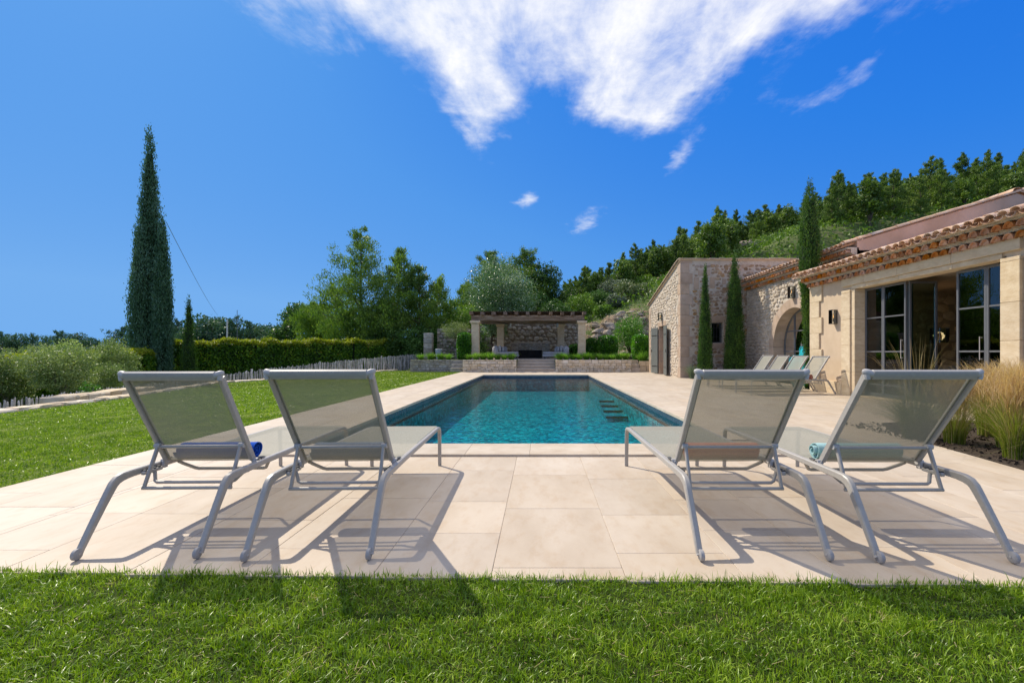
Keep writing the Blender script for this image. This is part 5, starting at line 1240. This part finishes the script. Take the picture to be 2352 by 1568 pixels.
# --- hedge
def hedge(label, path, width, z0, z1, n, seed, top=True):
    g = np.random.default_rng(seed); t = empty('hedge', (path[0][0], path[0][1], 0), label, 'hedge'); P = []; PT = []; core = MB()
    path = [Vector((p[0], p[1], 0)) for p in path]; L_ = [(b-a).length for a, b in zip(path, path[1:])]; tot_ = sum(L_); done = 0
    for (a, b), l in zip(zip(path, path[1:]), L_):
        u = (b-a).normalized(); nn = Vector((-u.y, u.x, 0)); k = int(n*l/tot_); t_ = g.random(k)*l; s_ = g.random(k)
        zt0 = z1[0]+(z1[1]-z1[0])*done/tot_; zt1 = z1[0]+(z1[1]-z1[0])*(done+l)/tot_
        hz_ = zt0+(zt1-zt0)*t_/l+.07*np.sin(t_*2.1+seed)+.05*np.sin(t_*5.3)
        side = s_ < .62; top_ = ~side
        off = np.where(side, np.where(g.random(k) < .75, -1, 1)*width/2*(.86+.2*g.random(k)+.08*np.sin(t_*3.1+hz_*5)), (g.random(k)-.5)*width)
        zz__ = np.where(side, z0+(hz_-z0)*g.random(k), hz_+g.normal(size=k)*.06-.02)
        pts = np.array(a)[None]+np.array(u)[None]*t_[:, None]+np.array(nn)[None]*off[:, None]; pts[:, 2] = zz__
        young = (zz__ > hz_-.10-.20*g.random(k)); P.append(pts[~young]); PT.append(pts[young])
        w2 = width*.40; c = [(a-nn*w2), (a+nn*w2), (b+nn*w2), (b-nn*w2)]
        core.add([(p.x, p.y, z0-.2) for p in c]+[(c[0].x, c[0].y, zt0-.14), (c[1].x, c[1].y, zt0-.14), (c[2].x, c[2].y, zt1-.14), (c[3].x, c[3].y, zt1-.14)], [(0, 1, 2, 3), (4, 7, 6, 5), (0, 4, 5, 1), (1, 5, 6, 2), (2, 6, 7, 3), (3, 7, 4, 0)])
        done += l
    link('foliage', leaves(np.concatenate(P), .115, g, None, .6, 1, 'foliage', 'hedge'), t, (0, 0, 0)); link('new_growth', leaves(np.concatenate(PT), .105, g, None, .6, 1, 'new_growth', 'hedgetop'), t, (0, 0, 0))
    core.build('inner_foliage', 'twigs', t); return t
hedge('clipped hedge with yellow tips running from the cypress towards the pines', [(-18.6, 22.3), (-15.5, 25.5), (-12.2, 29.0), (-9.6, 33.5)], 1.3, -.8, (1.62, 1.95), 46000, 71)
hedge('darker low hedge with rusty tips at the far left', [(-14.6, 8.5), (-16.3, 13), (-17.8, 18), (-18.7, 21.7)], 1.2, -1.1, (.60, 1.20), 34000, 72)
# --- olives and small shrubs on the left
plant('olive_tree', broad_parts(1.85, .92, .34, 81, 'olive', .052, 15000, 'oliveb', 9, 1.0, 1, .5, .55, .22), (-13.35, 12.6, -.62), 'rounded small olive tree with a pale trunk behind the low stone ledge', 'olive tree', rz=.5)
plant('olive_tree', broad_parts(2.2, .80, .25, 82, 'olive', .052, 12000, 'oliveb', 8, 1.1, 1, .5, .55, .22), (-14.75, 14.2, -.65), 'greyer olive tree directly left of the tall cypress', 'olive tree', rz=1.9)
plant('olive_tree', broad_parts(1.5, .60, .25, 83, 'olive', .05, 7000, 'oliveb', 6, 1.0, 1, .34, .3, .2), (-12.9, 13.6, -.62), 'low bushy olive right of the trunked olive', 'olive tree', rz=2.6)
plant('olive_tree', broad_parts(2.3, .85, .15, 85, 'olive', .055, 12000, 'oliveb', 8, 1.0, 1, .5, .55, .22), (-14.9, 16.0, -.65), 'rounded olive shrub in the gap between the greyer olive and the tall cypress', 'olive tree', rz=.9)
plant('olive_tree', broad_parts(1.9, .8, .15, 86, 'olive', .055, 10000, 'oliveb', 8, 1.0, 1, .5, .55, .22), (-15.3, 13.0, -.7), 'leftmost rounded olive shrub in front of the dark hedge', 'olive tree', rz=.4)
plant('olive_tree', broad_parts(2.6, 1.15, .45, 84, 'olive', .055, 9000, 'oliveb', 7, .7, 2, .34, .4, .2), (-5.55, 29.6, .62), 'twisted multi stemmed olive tree on the terrace left of the pergola', 'olive tree')
plant('young_shrub', broad_parts(.75, .26, .15, 85, 'box', .05, 500, 'bark', 5, 1.2, 1, .5), (-11.6, 11.7, -.35), 'single leafy sapling poking up behind the stone ledge', 'shrub')
# --- lawn edging
ed = empty('stone_edging', (-10.3, 11.2, 0), 'low rough stone edging curving along the left side of the lawn', 'stone edging')
yy_ = 4.6; k = 0
while yy_ < 28.6:
    l = rnd.uniform(.32, .62); x0, x1 = float(edge_x(yy_)), float(edge_x(yy_+l)); an_ = math.atan2(l, x1-x0)
    w = rnd.uniform(.26, .36); mb = MB().box((-l/2+.008, -w/2, -.25), (l/2-.008, w/2, 0), .03)
    mb.v = [(a+rnd.uniform(-.012, .012), b+rnd.uniform(-.03, .03), c+rnd.uniform(-.012, .012)) for a, b, c in mb.v]
    link('edging_stone', mb.mesh('edging', 'drywall'), ed, ((x0+x1)/2-.05, yy_+l/2, .055+rnd.uniform(-.012, .012)), rot=(0, 0, an_)); yy_ += l; k += 1
lg = empty('stone_ledge', (-10.9, 11.5, 0), 'raised flat stone ledge beside the trunked olive tree', 'stone ledge')
for i in range(9):
    y = 10.35+i*.36; x = -10.95-.12*i*.6; mb = MB().box((-.19, -.24, -.5), (.175, .24, 0), .03); mb.v = [(a+rnd.uniform(-.012, .012), b+rnd.uniform(-.03, .03), c+rnd.uniform(-.012, .012)) for a, b, c in mb.v]
    link('ledge_stone', mb.mesh('ledge', 'drywall'), lg, (x, y, .13+rnd.uniform(-.01, .01)), rot=(0, 0, R(105)))
# --- paling fence
fc = empty('paling_fence', (-12, 20, 0), 'low chestnut paling fence of bleached uneven stakes along the lawn', 'fence')
FP = [(-11.6, 7.2), (-12.2, 12), (-12.6, 17), (-12.3, 19.5), (-11.3, 23.5), (-9.7, 28.0), (-8.1, 31.3)]
FT = [.0, .08, .20, .34, .58, .84, 1.02]
stk = []
for i in range(8):
    mb = MB(); r = random.Random(i); n = 6; pts = [(r.uniform(-.012, .012), r.uniform(-.012, .012), z) for z in (-1.15, -.75, -.35, -.03)]+[(0, 0, 0)]
    stk.append(mb.tube(pts, [.020, .021, .019, .018, .006], n).mesh('picket', 'stake'))
seg = list(zip(FP, FP[1:], FT, FT[1:])); px_ = 0; cnt = 0; rest = MB()
for (a, b, za, zb) in seg:
    L_ = math.dist(a, b); d = (px_-0) % .085
    while d < L_:
        t_ = d/L_; x, y, z = a[0]+(b[0]-a[0])*t_, a[1]+(b[1]-a[1])*t_, za+(zb-za)*t_
        near = y > 9.2
        if near and cnt < 298: link('picket', stk[cnt % 8], fc, (x, y, z+rnd.uniform(-.05, .045)), rot=(rnd.uniform(-.07, .07), rnd.uniform(-.06, .06), rnd.random()*6), scale=(rnd.uniform(.85, 1.35),)*2+(1,)); cnt += 1
        d += .083
    px_ = d-L_
    if za > .1 or True:
        if y > 12: link('fence_post', MB().tube([(0, 0, -1.2), (.01, .0, .04)], [.045, .04], 8).mesh('post', 'stake'), fc, (b[0]-.05, b[1], zb+.03))
for dz_ in (-.12, -.5):
    pts = [(x+.015, y, z+dz_) for (x, y), z in zip(FP, FT)]; MB().tube(pts, .004, 5).build('binding_wire', 'steel', fc)
# --- trees beyond the fence
GB_ = 'open pines beyond the paling fence'
def pl_at(px, py, Yd, base=None): x, y, z = at(px, py, Yd); return x, y, z
def pinetree(px, ytop, Yd, rad, seed, label, mat='pine', dens=9, nl=28, leaf=.17, sparse=1.5, group=GB_, base=.1, conic=.8, name='pine_tree'):
    x, y, zt_ = at(px, ytop, Yd); z0 = g0(x, y); plant(name, pine_parts(zt_-z0, rad*1.25, base, seed, mat, leaf, dens, nl, sparse=sparse, conic=conic), (x, y, z0), label, 'pine', group, rz=seed)
pinetree(838, 528, 35, 2.5, 201, 'tallest feathery pine beyond the hedge, left of the pergola', nl=40, dens=9, sparse=1.3, base=.10)
pinetree(913, 572, 34, 2.1, 202, 'second tallest pine just right of the tallest feathery one', nl=34, dens=10)
pinetree(966, 610, 33.5, 1.8, 203, 'pine with a pointed top between the second pine and the gap of sky', nl=30, dens=10)
pinetree(1008, 640, 35, 1.6, 204, 'shorter pine at the right end of the left group', nl=26, dens=10)
pinetree(770, 662, 37, 2.3, 205, 'short light green pine left of the tallest one', 'scrub', nl=26, dens=10)
pinetree(722, 700, 36, 1.9, 206, 'bushy yellow green young pine above the hedge', 'scrub', nl=22, dens=10)
pinetree(872, 690, 32.5, 1.6, 207, 'small dark pine in front of the second tallest pine', nl=24, dens=10)
pinetree(805, 712, 33.5, 1.7, 208, 'small light pine just above the hedge, left of the tallest trunk', 'scrub', nl=22, dens=10)
pinetree(1122, 578, 47, 2.6, 209, 'tall pine behind the left side of the silver poplar', group='pines behind the poplar', nl=32, dens=10, leaf=.2)
pinetree(1075, 655, 44, 2.4, 210, 'lower pine between the sky gap and the poplar', group='pines behind the poplar', nl=28, dens=10, leaf=.2)
pinetree(1205, 574, 50, 3.0, 211, 'tall pine behind the right side of the silver poplar', group='pines behind the poplar', nl=32, dens=10, leaf=.2)
pinetree(1165, 610, 52, 2.8, 212, 'pine just showing behind the middle of the poplar', group='pines behind the poplar', nl=30, dens=10, leaf=.2)
def broad(px, ytop, Yd, rad, seed, label, mat, n, leaf, cat='tree', group=None, name='broadleaf_tree', base=.12, nl=10, flat=1, z0=None, shell=.5, aspect=.6, stems=1, bark='bark', rough=.14):
    x, y, zt_ = at(px, ytop, Yd); z0 = g0(x, y) if z0 is None else z0; zt_ = max(zt_, z0+.9)
    plant(name, broad_parts(zt_-z0, rad, base, seed, mat, leaf, n, bark, nl, flat, stems, aspect, shell, rough), (x, y, z0), label, cat, group, rz=seed)
broad(1152, 600, 38, 3.5, 221, 'big silvery leaved poplar rising behind the pergola', 'poplar', 30000, .12, base=.18, nl=13, shell=.45, rough=.2)
broad(1250, 588, 49, 2.6, 222, 'dark rounded oak behind the right shoulder of the poplar', 'oak', 9000, .2, base=.2, nl=9)
broad(1062, 690, 36, 1.7, 223, 'light green leafy tree left of the poplar', 'scrub', 9000, .11, base=.1)
broad(700, 693, 70, 4.3, 224, 'wide umbrella pine with a rounded dark crown left of the pine group', 'oak', 9000, .32, base=.45, flat=.8)
broad(655, 742, 68, 3.0, 225, 'smaller rounded dark tree left of the umbrella pine', 'oak', 6000, .3, base=.2)
for i, (px, yt, Yd, rd, m_, lb) in enumerate(((900, 752, 31.8, 1.3, 'oak', 'dark shrub behind the hedge end, below the second pine'), (950, 745, 32, 1.3, 'oak', 'dark shrub above the palings left of the gate pillar'), (850, 765, 31.5, 1.2, 'oak', 'dark rounded shrub at the dip of the hedge'),
      (1010, 735, 34, 1.4, 'oak', 'dark bush behind the gate pillar'), (1290, 690, 42, 1.6, 'oak', 'dark bush behind the right pergola corner'), (1262, 700, 40, 1.5, 'oak', 'dark bush above the middle rafters'), (1300, 655, 50, 2.2, 'oak', 'dark tree right of the poplar'),
      (1333, 672, 44, 1.7, 'scrub', 'bright green bush above the rocky bank'), (1372, 668, 49, 1.7, 'oak', 'dark bush right of the bright green one'), (1405, 640, 52, 1.8, 'greyscrub', 'silvery grey bush high on the slope'),
      (1452, 652, 45, 2.0, 'cream', 'pale flowering bush left of the annex roof'), (1420, 690, 43, 1.2, 'greyscrub', 'low grey lavender mound on the slope'), (1485, 640, 52, 1.8, 'scrub', 'green bush touching the annex roof edge'), (1385, 708, 41, 1.0, 'scrub', 'low green mound above the rocks'),
      (1225, 660, 44, 1.8, 'oak', 'dark green tree just behind the poplar base'))):
    broad(px, yt, Yd, rd, 240+i, lb, m_, 5200, .11 if Yd < 40 else .15, 'bush', None, 'bush', .05, 8)
plant('tree_shade', broad_parts(3.2, 1.3, .45, 290, 'poplar', .1, 3500), (-3.3, 32.6, TZ), 'small leafy tree growing behind the left pergola column', 'tree')
# --- clipped shrubs and oleander by the terrace
def clipped(px, ytop, Yd, rx, hgt, seed, label, m_='box', n=7000, name='clipped_shrub', pw_=1.0):
    x, y, zt_ = at(px, ytop, Yd); g = np.random.default_rng(seed); d = unit(g.normal(size=(n, 3))); c = zt_-hgt/2
    e = np.sign(d)*np.abs(d)**pw_; e = e/np.max(np.abs(e), axis=1, keepdims=True)*.5+d*.5
    P_l = e*(.88+.14*g.random(n))[:, None]*[rx, rx, hgt/2]
    core = MB().lathe([(max(.01, rx*.82*math.sqrt(max(0, 1-t_*t_))), t_*hgt/2*.86) for t_ in np.linspace(-1, 1, 11)], (0, 0, 0), 14)
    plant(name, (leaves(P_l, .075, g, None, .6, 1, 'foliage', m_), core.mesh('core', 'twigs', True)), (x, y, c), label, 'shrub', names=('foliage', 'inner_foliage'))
clipped(1067, 763, 27.9, .46, 1.75, 301, 'tall clipped green shrub left of the front pergola column', n=8000, pw_=.8)
clipped(1358, 776, 29.3, .40, 1.3, 302, 'smaller clipped ball right of the pergola', n=5000)
clipped(1395, 770, 29.0, .66, 1.5, 303, 'larger clipped ball right of the pergola', n=8000)
clipped(1470, 767, 27.6, .50, 1.6, 304, 'clipped rounded shrub against the corner of the annex', n=7000)
clipped(1090, 790, 29.5, .4, 1.0, 305, 'low dark clipped shrub behind the left column', n=3500)
clipped(1322, 790, 30.5, .5, 1.1, 306, 'low clipped shrub behind the right front column', n=3500)
x, y, zt_ = at(1446, 722, 30)
plant('oleander', broad_parts(zt_-TZ, 1.35, .1, 310, 'oleander', .13, 9000, 'bark', 11, 1.1, 3, .25, .4, .2), (x, y, TZ), 'loose tall green oleander between the clipped shrubs and the annex', 'shrub')
# --- grass tufts
def tuft(name, h, n, w, lean, seed, m_, spread, seg=3, curve=.8, hv=.5):
    g = np.random.default_rng(seed); a = g.random(n)*2*math.pi; r_ = spread*np.sqrt(g.random(n))
    P_l = np.stack([np.cos(a)*r_, np.sin(a)*r_, np.zeros(n)], 1); az = a+g.normal(size=n)*.5; ln = np.abs(g.normal(size=n))*lean+.02
    return blades(P_l, h*(1-hv+hv*g.random(n)), w, g, ln, az, name, m_, curve, seg)
ORD = ['leftmost', 'second', 'third', 'fourth', 'fifth', 'sixth', 'seventh', 'eighth', 'ninth', 'tenth', 'eleventh', 'twelfth']+['%dth' % i for i in range(13, 60)]
TM = [tuft('tuft', .52, 420, .016, .75, 400+i, 'tuft', .12) for i in range(4)]
gi = 0
spots = [(x, 26.28+rnd.uniform(0, .25)) for x in np.linspace(-4.1, -1.65, 7)]+[(x, 26.28+rnd.uniform(0, .25)) for x in np.linspace(1.15, 5.0, 11)]+[(-7.2, 27.5), (-6.6, 27.45), (-6.0, 27.5), (-5.5, 27.5)]
for x, y in spots:
    wh = 'left' if -5 < x < -1 else 'right' if x > 0 else 'far left grey'; k_ = gi if gi < 7 else gi-7 if gi < 18 else gi-18
    o = empty('grass_tuft', (x, y, TZ-.03), ORD[k_]+' grass tuft from the left on the '+wh+' terrace wall', 'ornamental grass', 'grass tufts along the terrace walls', rnd.random()*6)
    o.scale = (rnd.uniform(.85, 1.15),)*3; link('grass_blades', TM[gi % 4], o, (0, 0, 0), world=False); gi += 1
o = empty('grass_tuft', (6.05, 26.9, .55), 'bright green grass tuft beside the annex corner', 'ornamental grass'); o.scale = (1.3, 1.3, 1.6); link('grass_blades', TM[0], o, (0, 0, 0), world=False)
# santolina at the annex corner, small plants at the foot of the walls
def spiky(x, y, h, r_, seed, m_, label, n=500, w=.012):
    o = empty('small_shrub', (x, y, 0), label, 'shrub'); link('leafy_stems', tuft('stems', h, n, w, .6, seed, m_, r_), o, (0, 0, 0), world=False)
spiky(6.62, 19.5, .75, .2, 421, 'greyscrub', 'grey green lavender bush at the near corner of the annex')
spiky(7.5, 19.5, .35, .16, 422, 'greyscrub', 'small grey green plant between the two slim cypresses')
for i, (x, y) in enumerate(((8.2, 13.9), (8.5, 13.75), (8.75, 14.0))):
    plant('low_shrub', broad_parts(.55, .3, .05, 430+i, 'box', .045, 1600, 'bark', 6, 1, 1), (x, y, 0), ('left', 'middle', 'right')[i]+' of three low leafy shrubs under the tall slim cypress', 'shrub')
# --- planting bed and feathery grasses on the right
mb = MB(); pts = [(4.53, 3.3), (4.60, 4.3), (4.79, 5.56), (5.0, 6.5), (5.4, 7.2), (6.4, 7.5), (8.0, 7.4), (8.0, 3.0)]
n_ = len(pts); mb.add([(x, y, .006) for x, y in pts]+[(x, y, -.02) for x, y in pts], [tuple(range(n_))]+[(i, (i+1) % n_, (i+1) % n_+n_, i+n_) for i in range(n_)])
lab(mb.build('planting_bed', 'mulch'), kind='structure')
P_b = np.stack([rng.uniform(4.7, 7.5, 3000), rng.uniform(3.4, 7.2, 3000), np.full(3000, .015)], 1)
lab(link('bark_mulch', leaves(P_b, .045, rng, None, .5, 1, 'bark_mulch', 'mulch')), kind='stuff')
def feather(x, y, seed, label, h=.95, nb=900, npl=1500, green='stipa', lean=.42):
    g = np.random.default_rng(seed); o = empty('feather_grass', (x, y, 0), label, 'ornamental grass', 'feathery grasses in the bed by the house')
    link('grass_blades', tuft('bl', h*.80, nb, .0036, lean, seed, green, .10, 5, 1.0, .7), o, (0, 0, 0), world=False)
    link('pale_blades', tuft('bl2', h*.92, nb//3, .0034, lean*.9, seed+40, 'stem', .10, 5, 1.0, .5), o, (0, 0, 0), world=False)
    a = g.random(npl)*2*math.pi; zz__ = h*(.42+.42*g.random(npl)**.8); rr = np.abs(g.normal(size=npl))*(.03+.20*(zz__/h)**1.6)
    c = np.stack([np.cos(a)*rr+.05*(zz__/h)**2, np.sin(a)*rr, zz__], 1)
    az = a+g.normal(size=npl)*1.1; link('plumes', blades(c, h*.26*(.4+.8*g.random(npl)), .0042, g, .25+np.abs(g.normal(size=npl))*.55, az, 'plumes', 'plume', .9, 4), o, (0, 0, 0), world=False)
for i, (x, y, h_, nb) in enumerate(((5.02, 4.80, .98, 1000), (5.50, 5.35, 1.0, 900), (5.55, 4.60, 1.04, 1000), (5.10, 5.60, .84, 600), (6.1, 5.3, 1.08, 800), (6.0, 6.1, .95, 700))):
    feather(x, y, 500+i, ('frontmost tan plumed feather grass with lime green base', 'tan plumed feather grass just behind the frontmost clump', 'tan plumed feather grass at the right picture edge', 'small feather grass showing beside the right lounger', 'rosy plumed feather grass against the door surround', 'back feather grass nearest the glazed doors')[i], h_, nb, 1700)
o = empty('fountain_grass', (4.90, 5.95, 0), 'dark fine bladed fountain grass behind the right lounger with tall dry stems', 'ornamental grass')
link('grass_blades', tuft('bl', .82, 1100, .0036, .85, 520, 'darkgrass', .12, 5, .9), o, (0, 0, 0), world=False); link('dry_stems', tuft('st', 1.46, 60, .0042, .26, 521, 'stem', .12, 5, .9, .35), o, (0, 0, 0), world=False)
o = empty('fountain_grass', (5.35, 4.15, 0), 'low arching green grass spilling over the bed edge at the right', 'ornamental grass')
link('grass_blades', tuft('bl', .78, 900, .004, 1.2, 522, 'darkgrass', .12, 5, .9), o, (0, 0, 0), world=False)
# --- rocky bank
bk_ = empty('rocky_bank', (5, 35, .7), kind='structure')
bx = np.linspace(2.2, 9.5, 50); by = np.linspace(33.7, 40, 44); BX, BY = np.meshgrid(bx, by)
BZ = hterr(BX, BY)+.05+.16*np.sin(BX*3.1+BY*1.3)*np.cos(BY*2.7)+rng.normal(size=BX.shape)*.06
BF = [(j*50+i, j*50+i+1, (j+1)*50+i+1, (j+1)*50+i) for j in range(43) for i in range(49)]
link('bank_earth', npmesh('bank', np.stack([BX, BY, BZ], -1).reshape(-1, 3), np.array(BF), 'bank', False), bk_, (0, 0, 0))
rr_ = [stone_mesh('rock', 900+i, 9).mesh('rock', 'rock') for i in range(8)]
g = random.Random(77)
for i in range(150):
    x = g.uniform(2.6, 13); y = g.uniform(34.0, 39.0); z = g0(x, y); s_ = g.uniform(.25, .75)*(1 if g.random() > .1 else 1.5)
    if 2.4 < x < 3.2 and y < 34.6: continue
    link('rock', rr_[i % 8], bk_, (x, y, z), rot=(g.uniform(-.7, .2), g.uniform(-.4, .4), g.uniform(-.7, .7)), scale=(s_*1.3, s_*.9, s_*.8))
for i in range(60):
    x = g.uniform(10, 34); y = g.uniform(52, 70); z = g0(x, y); s_ = g.uniform(.8, 2.2)
    link('rock', rr_[i % 8], bk_, (x, y, z), rot=(g.uniform(-1.4, -.6), g.uniform(-.3, .3), g.uniform(-.7, .7)), scale=(s_*1.6, s_*.9, s_*.7))
def ground_cover(name, n, x0, x1, y0, y1, hh_, w, m_, seed, cond=None, clump=12, sig=.3):
    g_ = np.random.default_rng(seed); cx_ = g_.uniform(x0, x1, n); cy_ = g_.uniform(y0, y1, n)
    if cond is not None: k = cond(cx_, cy_); cx_, cy_ = cx_[k], cy_[k]
    s_ = .5+g_.random(len(cx_)); x = np.repeat(cx_, clump)+g_.normal(size=len(cx_)*clump)*sig; y = np.repeat(cy_, clump)+g_.normal(size=len(cx_)*clump)*sig
    z = hterr(x, y)+g_.random(len(x))*hh_*np.repeat(s_, clump); lab(link(name, leaves(np.stack([x, y, z], 1), w, g_, np.array([[0, 0, .4]]), .5, 1, name, m_)), kind='stuff')
ground_cover('bank_scrub', 260, 2.5, 12, 34.2, 42, .35, .10, 'scrub', 91, clump=14, sig=.18)
ground_cover('bank_scrub', 160, 2.5, 12, 34.2, 41, .4, .09, 'greyscrub', 92, clump=16, sig=.16)
ground_cover('hill_undergrowth', 9000, -8, 75, 41, 80, .8, .32, 'scrub', 93, clump=7, sig=.5)
ground_cover('hill_undergrowth', 9000, 0, 190, 70, 165, 2.2, .9, 'hillpine', 94, clump=7, sig=1.2)
ground_cover('far_left_growth', 5000, -12, -4, 31, 44, 1.5, .14, 'oak', 95, clump=12, sig=.3)
ground_cover('field_growth', 7000, -75, -19, 24, 80, .9, .28, 'olive', 96, clump=9, sig=.6, cond=lambda x, y: x < -20)
# --- hill pines
hp = [pine_parts(8.5, 1.75, .10, 600+i, 'hillpine', .25, 9, 28, sparse=1.4, conic=.8) for i in range(6)]
hb = [broad_parts(7.5, 2.0, .12, 620+i, 'hillpine', .42, 2300, 'bark', 9, 1.1, 1, .5) for i in range(3)]
g = random.Random(123); cand = []
for i in range(20000):
    y = 44+110*g.random()**1.1; x = g.uniform(.05, 1.25)*y-3; 
    z = g0(x, y)
    if z < 1.5: continue
    u, e = x/y, (z+6-H)/y
    if .42 < u < .64 and y < 59: continue
    if u < .34 and y < 52: continue              # the open rocky glade
    cand.append((x, y, z))
sel = []
for c in cand:
    dmin = 1.75+c[1]*.0075
    if all((c[0]-d[0])**2+(c[1]-d[1])**2 > dmin*dmin for d in sel): sel.append(c)
    if len(sel) >= 2200: break
sel.sort(key=lambda c: math.hypot(c[0], c[1]))
print('hill trees', len(sel))
far_v = []
for i, (x, y, z) in enumerate(sel):
    k = g.randrange(9); parts = hp[k] if k < 6 else hb[k-6]; sc_ = g.uniform(.42, .74)
    if i < 290:
        plant('hill_pine', parts, (x, y, z-.2), 'dark green pine in the dense wood covering the hill behind the house', 'pine', 'pines covering the hillside', g.random()*6, sc_)
    else: far_v.append((x, y, z, sc_, k))
# the rest of the wood: one mass
V_ = []; F_ = []; off = 0
base = [np.array([v.co for v in m_[1].vertices])for m_ in hp]
g2 = np.random.default_rng(9)
for (x, y, z, sc_, k) in far_v:
    a = g2.random()*6.28; b = base[k % 6].reshape(-1, 4, 3); b = b[g2.permutation(len(b))[:340]].reshape(-1, 3)
    b = np.stack([b[:, 0]*math.cos(a)-b[:, 1]*math.sin(a), b[:, 0]*math.sin(a)+b[:, 1]*math.cos(a), b[:, 2]], 1)*sc_*1.05+[x, y, z-.2]; V_.append(b)
if V_:
    V_ = np.concatenate(V_); lab(link('distant_hill_wood', npmesh('wood', V_, np.arange(len(V_)).reshape(-1, 4), 'hillpine')), kind='stuff')
# trees standing free in the glade and along the low ridge
for i, (px, yt, Yd, sc_) in enumerate(((1760, 528, 62, .55), (1695, 520, 66, .6), (1640, 545, 60, .55), (1348, 612, 58, .5), (1395, 600, 62, .5), (1432, 578, 64, .6), (1470, 570, 60, .6), (1502, 550, 62, .65), (1320, 635, 56, .45), (1560, 520, 72, .8), (1600, 505, 78, .85))):
    x, y, zt_ = at(px, yt, Yd); z = g0(x, y); parts = hp[i % 6]
    plant('hill_pine', parts, (x, y, z-.1), ('single small pine standing on the rocky glade, number counted rightmost', 'small pine at the middle of the rocky glade', 'small pine at the left edge of the rocky glade', 'thin pine left on the low ridge', 'pointed pine on the low ridge above the grey bush',
          'pine on the ridge above the flowering bush', 'pine on the ridge left of the annex roof', 'pine on the ridge above the annex rake', 'first thin pine of the ridge beside the poplar', 'taller ridge pine left of the dense wood', 'ridge pine where the dense wood begins')[i].replace(', number counted rightmost', ' beside the tall slim cypress'), 'pine', 'pines on the low ridge', i, max(.3, (zt_-z)/8.5))
# --- distant tree line on the left
fl = [pine_parts(7, 2.4, .15, 650+i, 'farpine', .34, 6, 18, sparse=.6, conic=.45) for i in range(3)]+[broad_parts(6, 2.6, .12, 660+i, 'farpine', .34, 2600, 'bark', 9, 1.0, 2, .5) for i in range(3)]
FL = [(5, 763, 80), (44, 762, 82), (77, 772, 78), (105, 778, 85), (130, 762, 80), (150, 775, 88), (170, 760, 82), (202, 772, 80), (225, 783, 76), (248, 782, 90), (280, 752, 80), (300, 768, 84), (410, 738, 86), (425, 762, 80), (463, 735, 80), (480, 717, 80), (512, 726, 84), (535, 735, 82), (552, 760, 90), (575, 741, 82), (598, 738, 86), (618, 748, 82), (640, 740, 88), (400, 765, 90), (20, 778, 90), (62, 785, 95), (330, 770, 95), (360, 772, 95), (-30, 765, 80), (-70, 760, 84)]
FL.sort()
for i, (px, yt, Yd) in enumerate(FL):
    x, y, zt_ = at(px, yt, Yd); z = -.85; k = (i*7) % 6
    plant('distant_tree', fl[k], (x, y, z), ORD[i]+' dark tree counted from the left in the distant row along the field', 'tree', 'distant tree row beyond the fields', i*1.3, (zt_-z)/(7 if k < 3 else 6))
for i, (px, yt, Yd, rd) in enumerate(((20, 795, 40, 2.2), (70, 800, 44, 2.0), (120, 790, 46, 2.2), (240, 792, 45, 2.0), (290, 800, 38, 1.6), (420, 776, 44, 2.2), (560, 772, 46, 2.4), (620, 770, 50, 2.4), (680, 772, 44, 2.0))):
    x, y, zt_ = at(px, yt, Yd); z = -.85
    plant('field_olive', broad_parts(zt_-z, rd, .1, 700+i, 'olive', .16, 1800, 'oliveb', 8, .8, 1, .4), (x, y, z), ORD[i]+' pale olive counted from the left in the grove beyond the hedge', 'olive tree', 'olives in the field beyond the hedge', i)
# poles and cable
def pole(px, yt, Yd, r_, label, m_='stake'):
    x, y, zt_ = at(px, yt, Yd); o = MB().tube([(0, 0, 0), (0, 0, zt_+.85)], [r_, r_*.7], 8).mesh('pole', m_); q = link('utility_pole', o, None, (x, y, -.85)); lab(q, label, 'pole'); return (x, y, zt_)
pole(545, 712, 62, .05, 'thin tall metal mast on the skyline left of the pines', 'steel'); pa = pole(522, 733, 60, .12, 'short wooden utility pole left of the thin mast')
a = at(382, 510, 24); b = at(500, 724, 70)
pts = [(a[0]+(b[0]-a[0])*t_, a[1]+(b[1]-a[1])*t_, a[2]+(b[2]-a[2])*t_-math.sin(math.pi*t_)*.35) for t_ in np.linspace(0, 1, 14)]
lab(MB().tube(pts, .014, 5).build('guy_cable', 'steel'), 'thin dark cable running from the tall cypress down to the distant trees', 'cable')
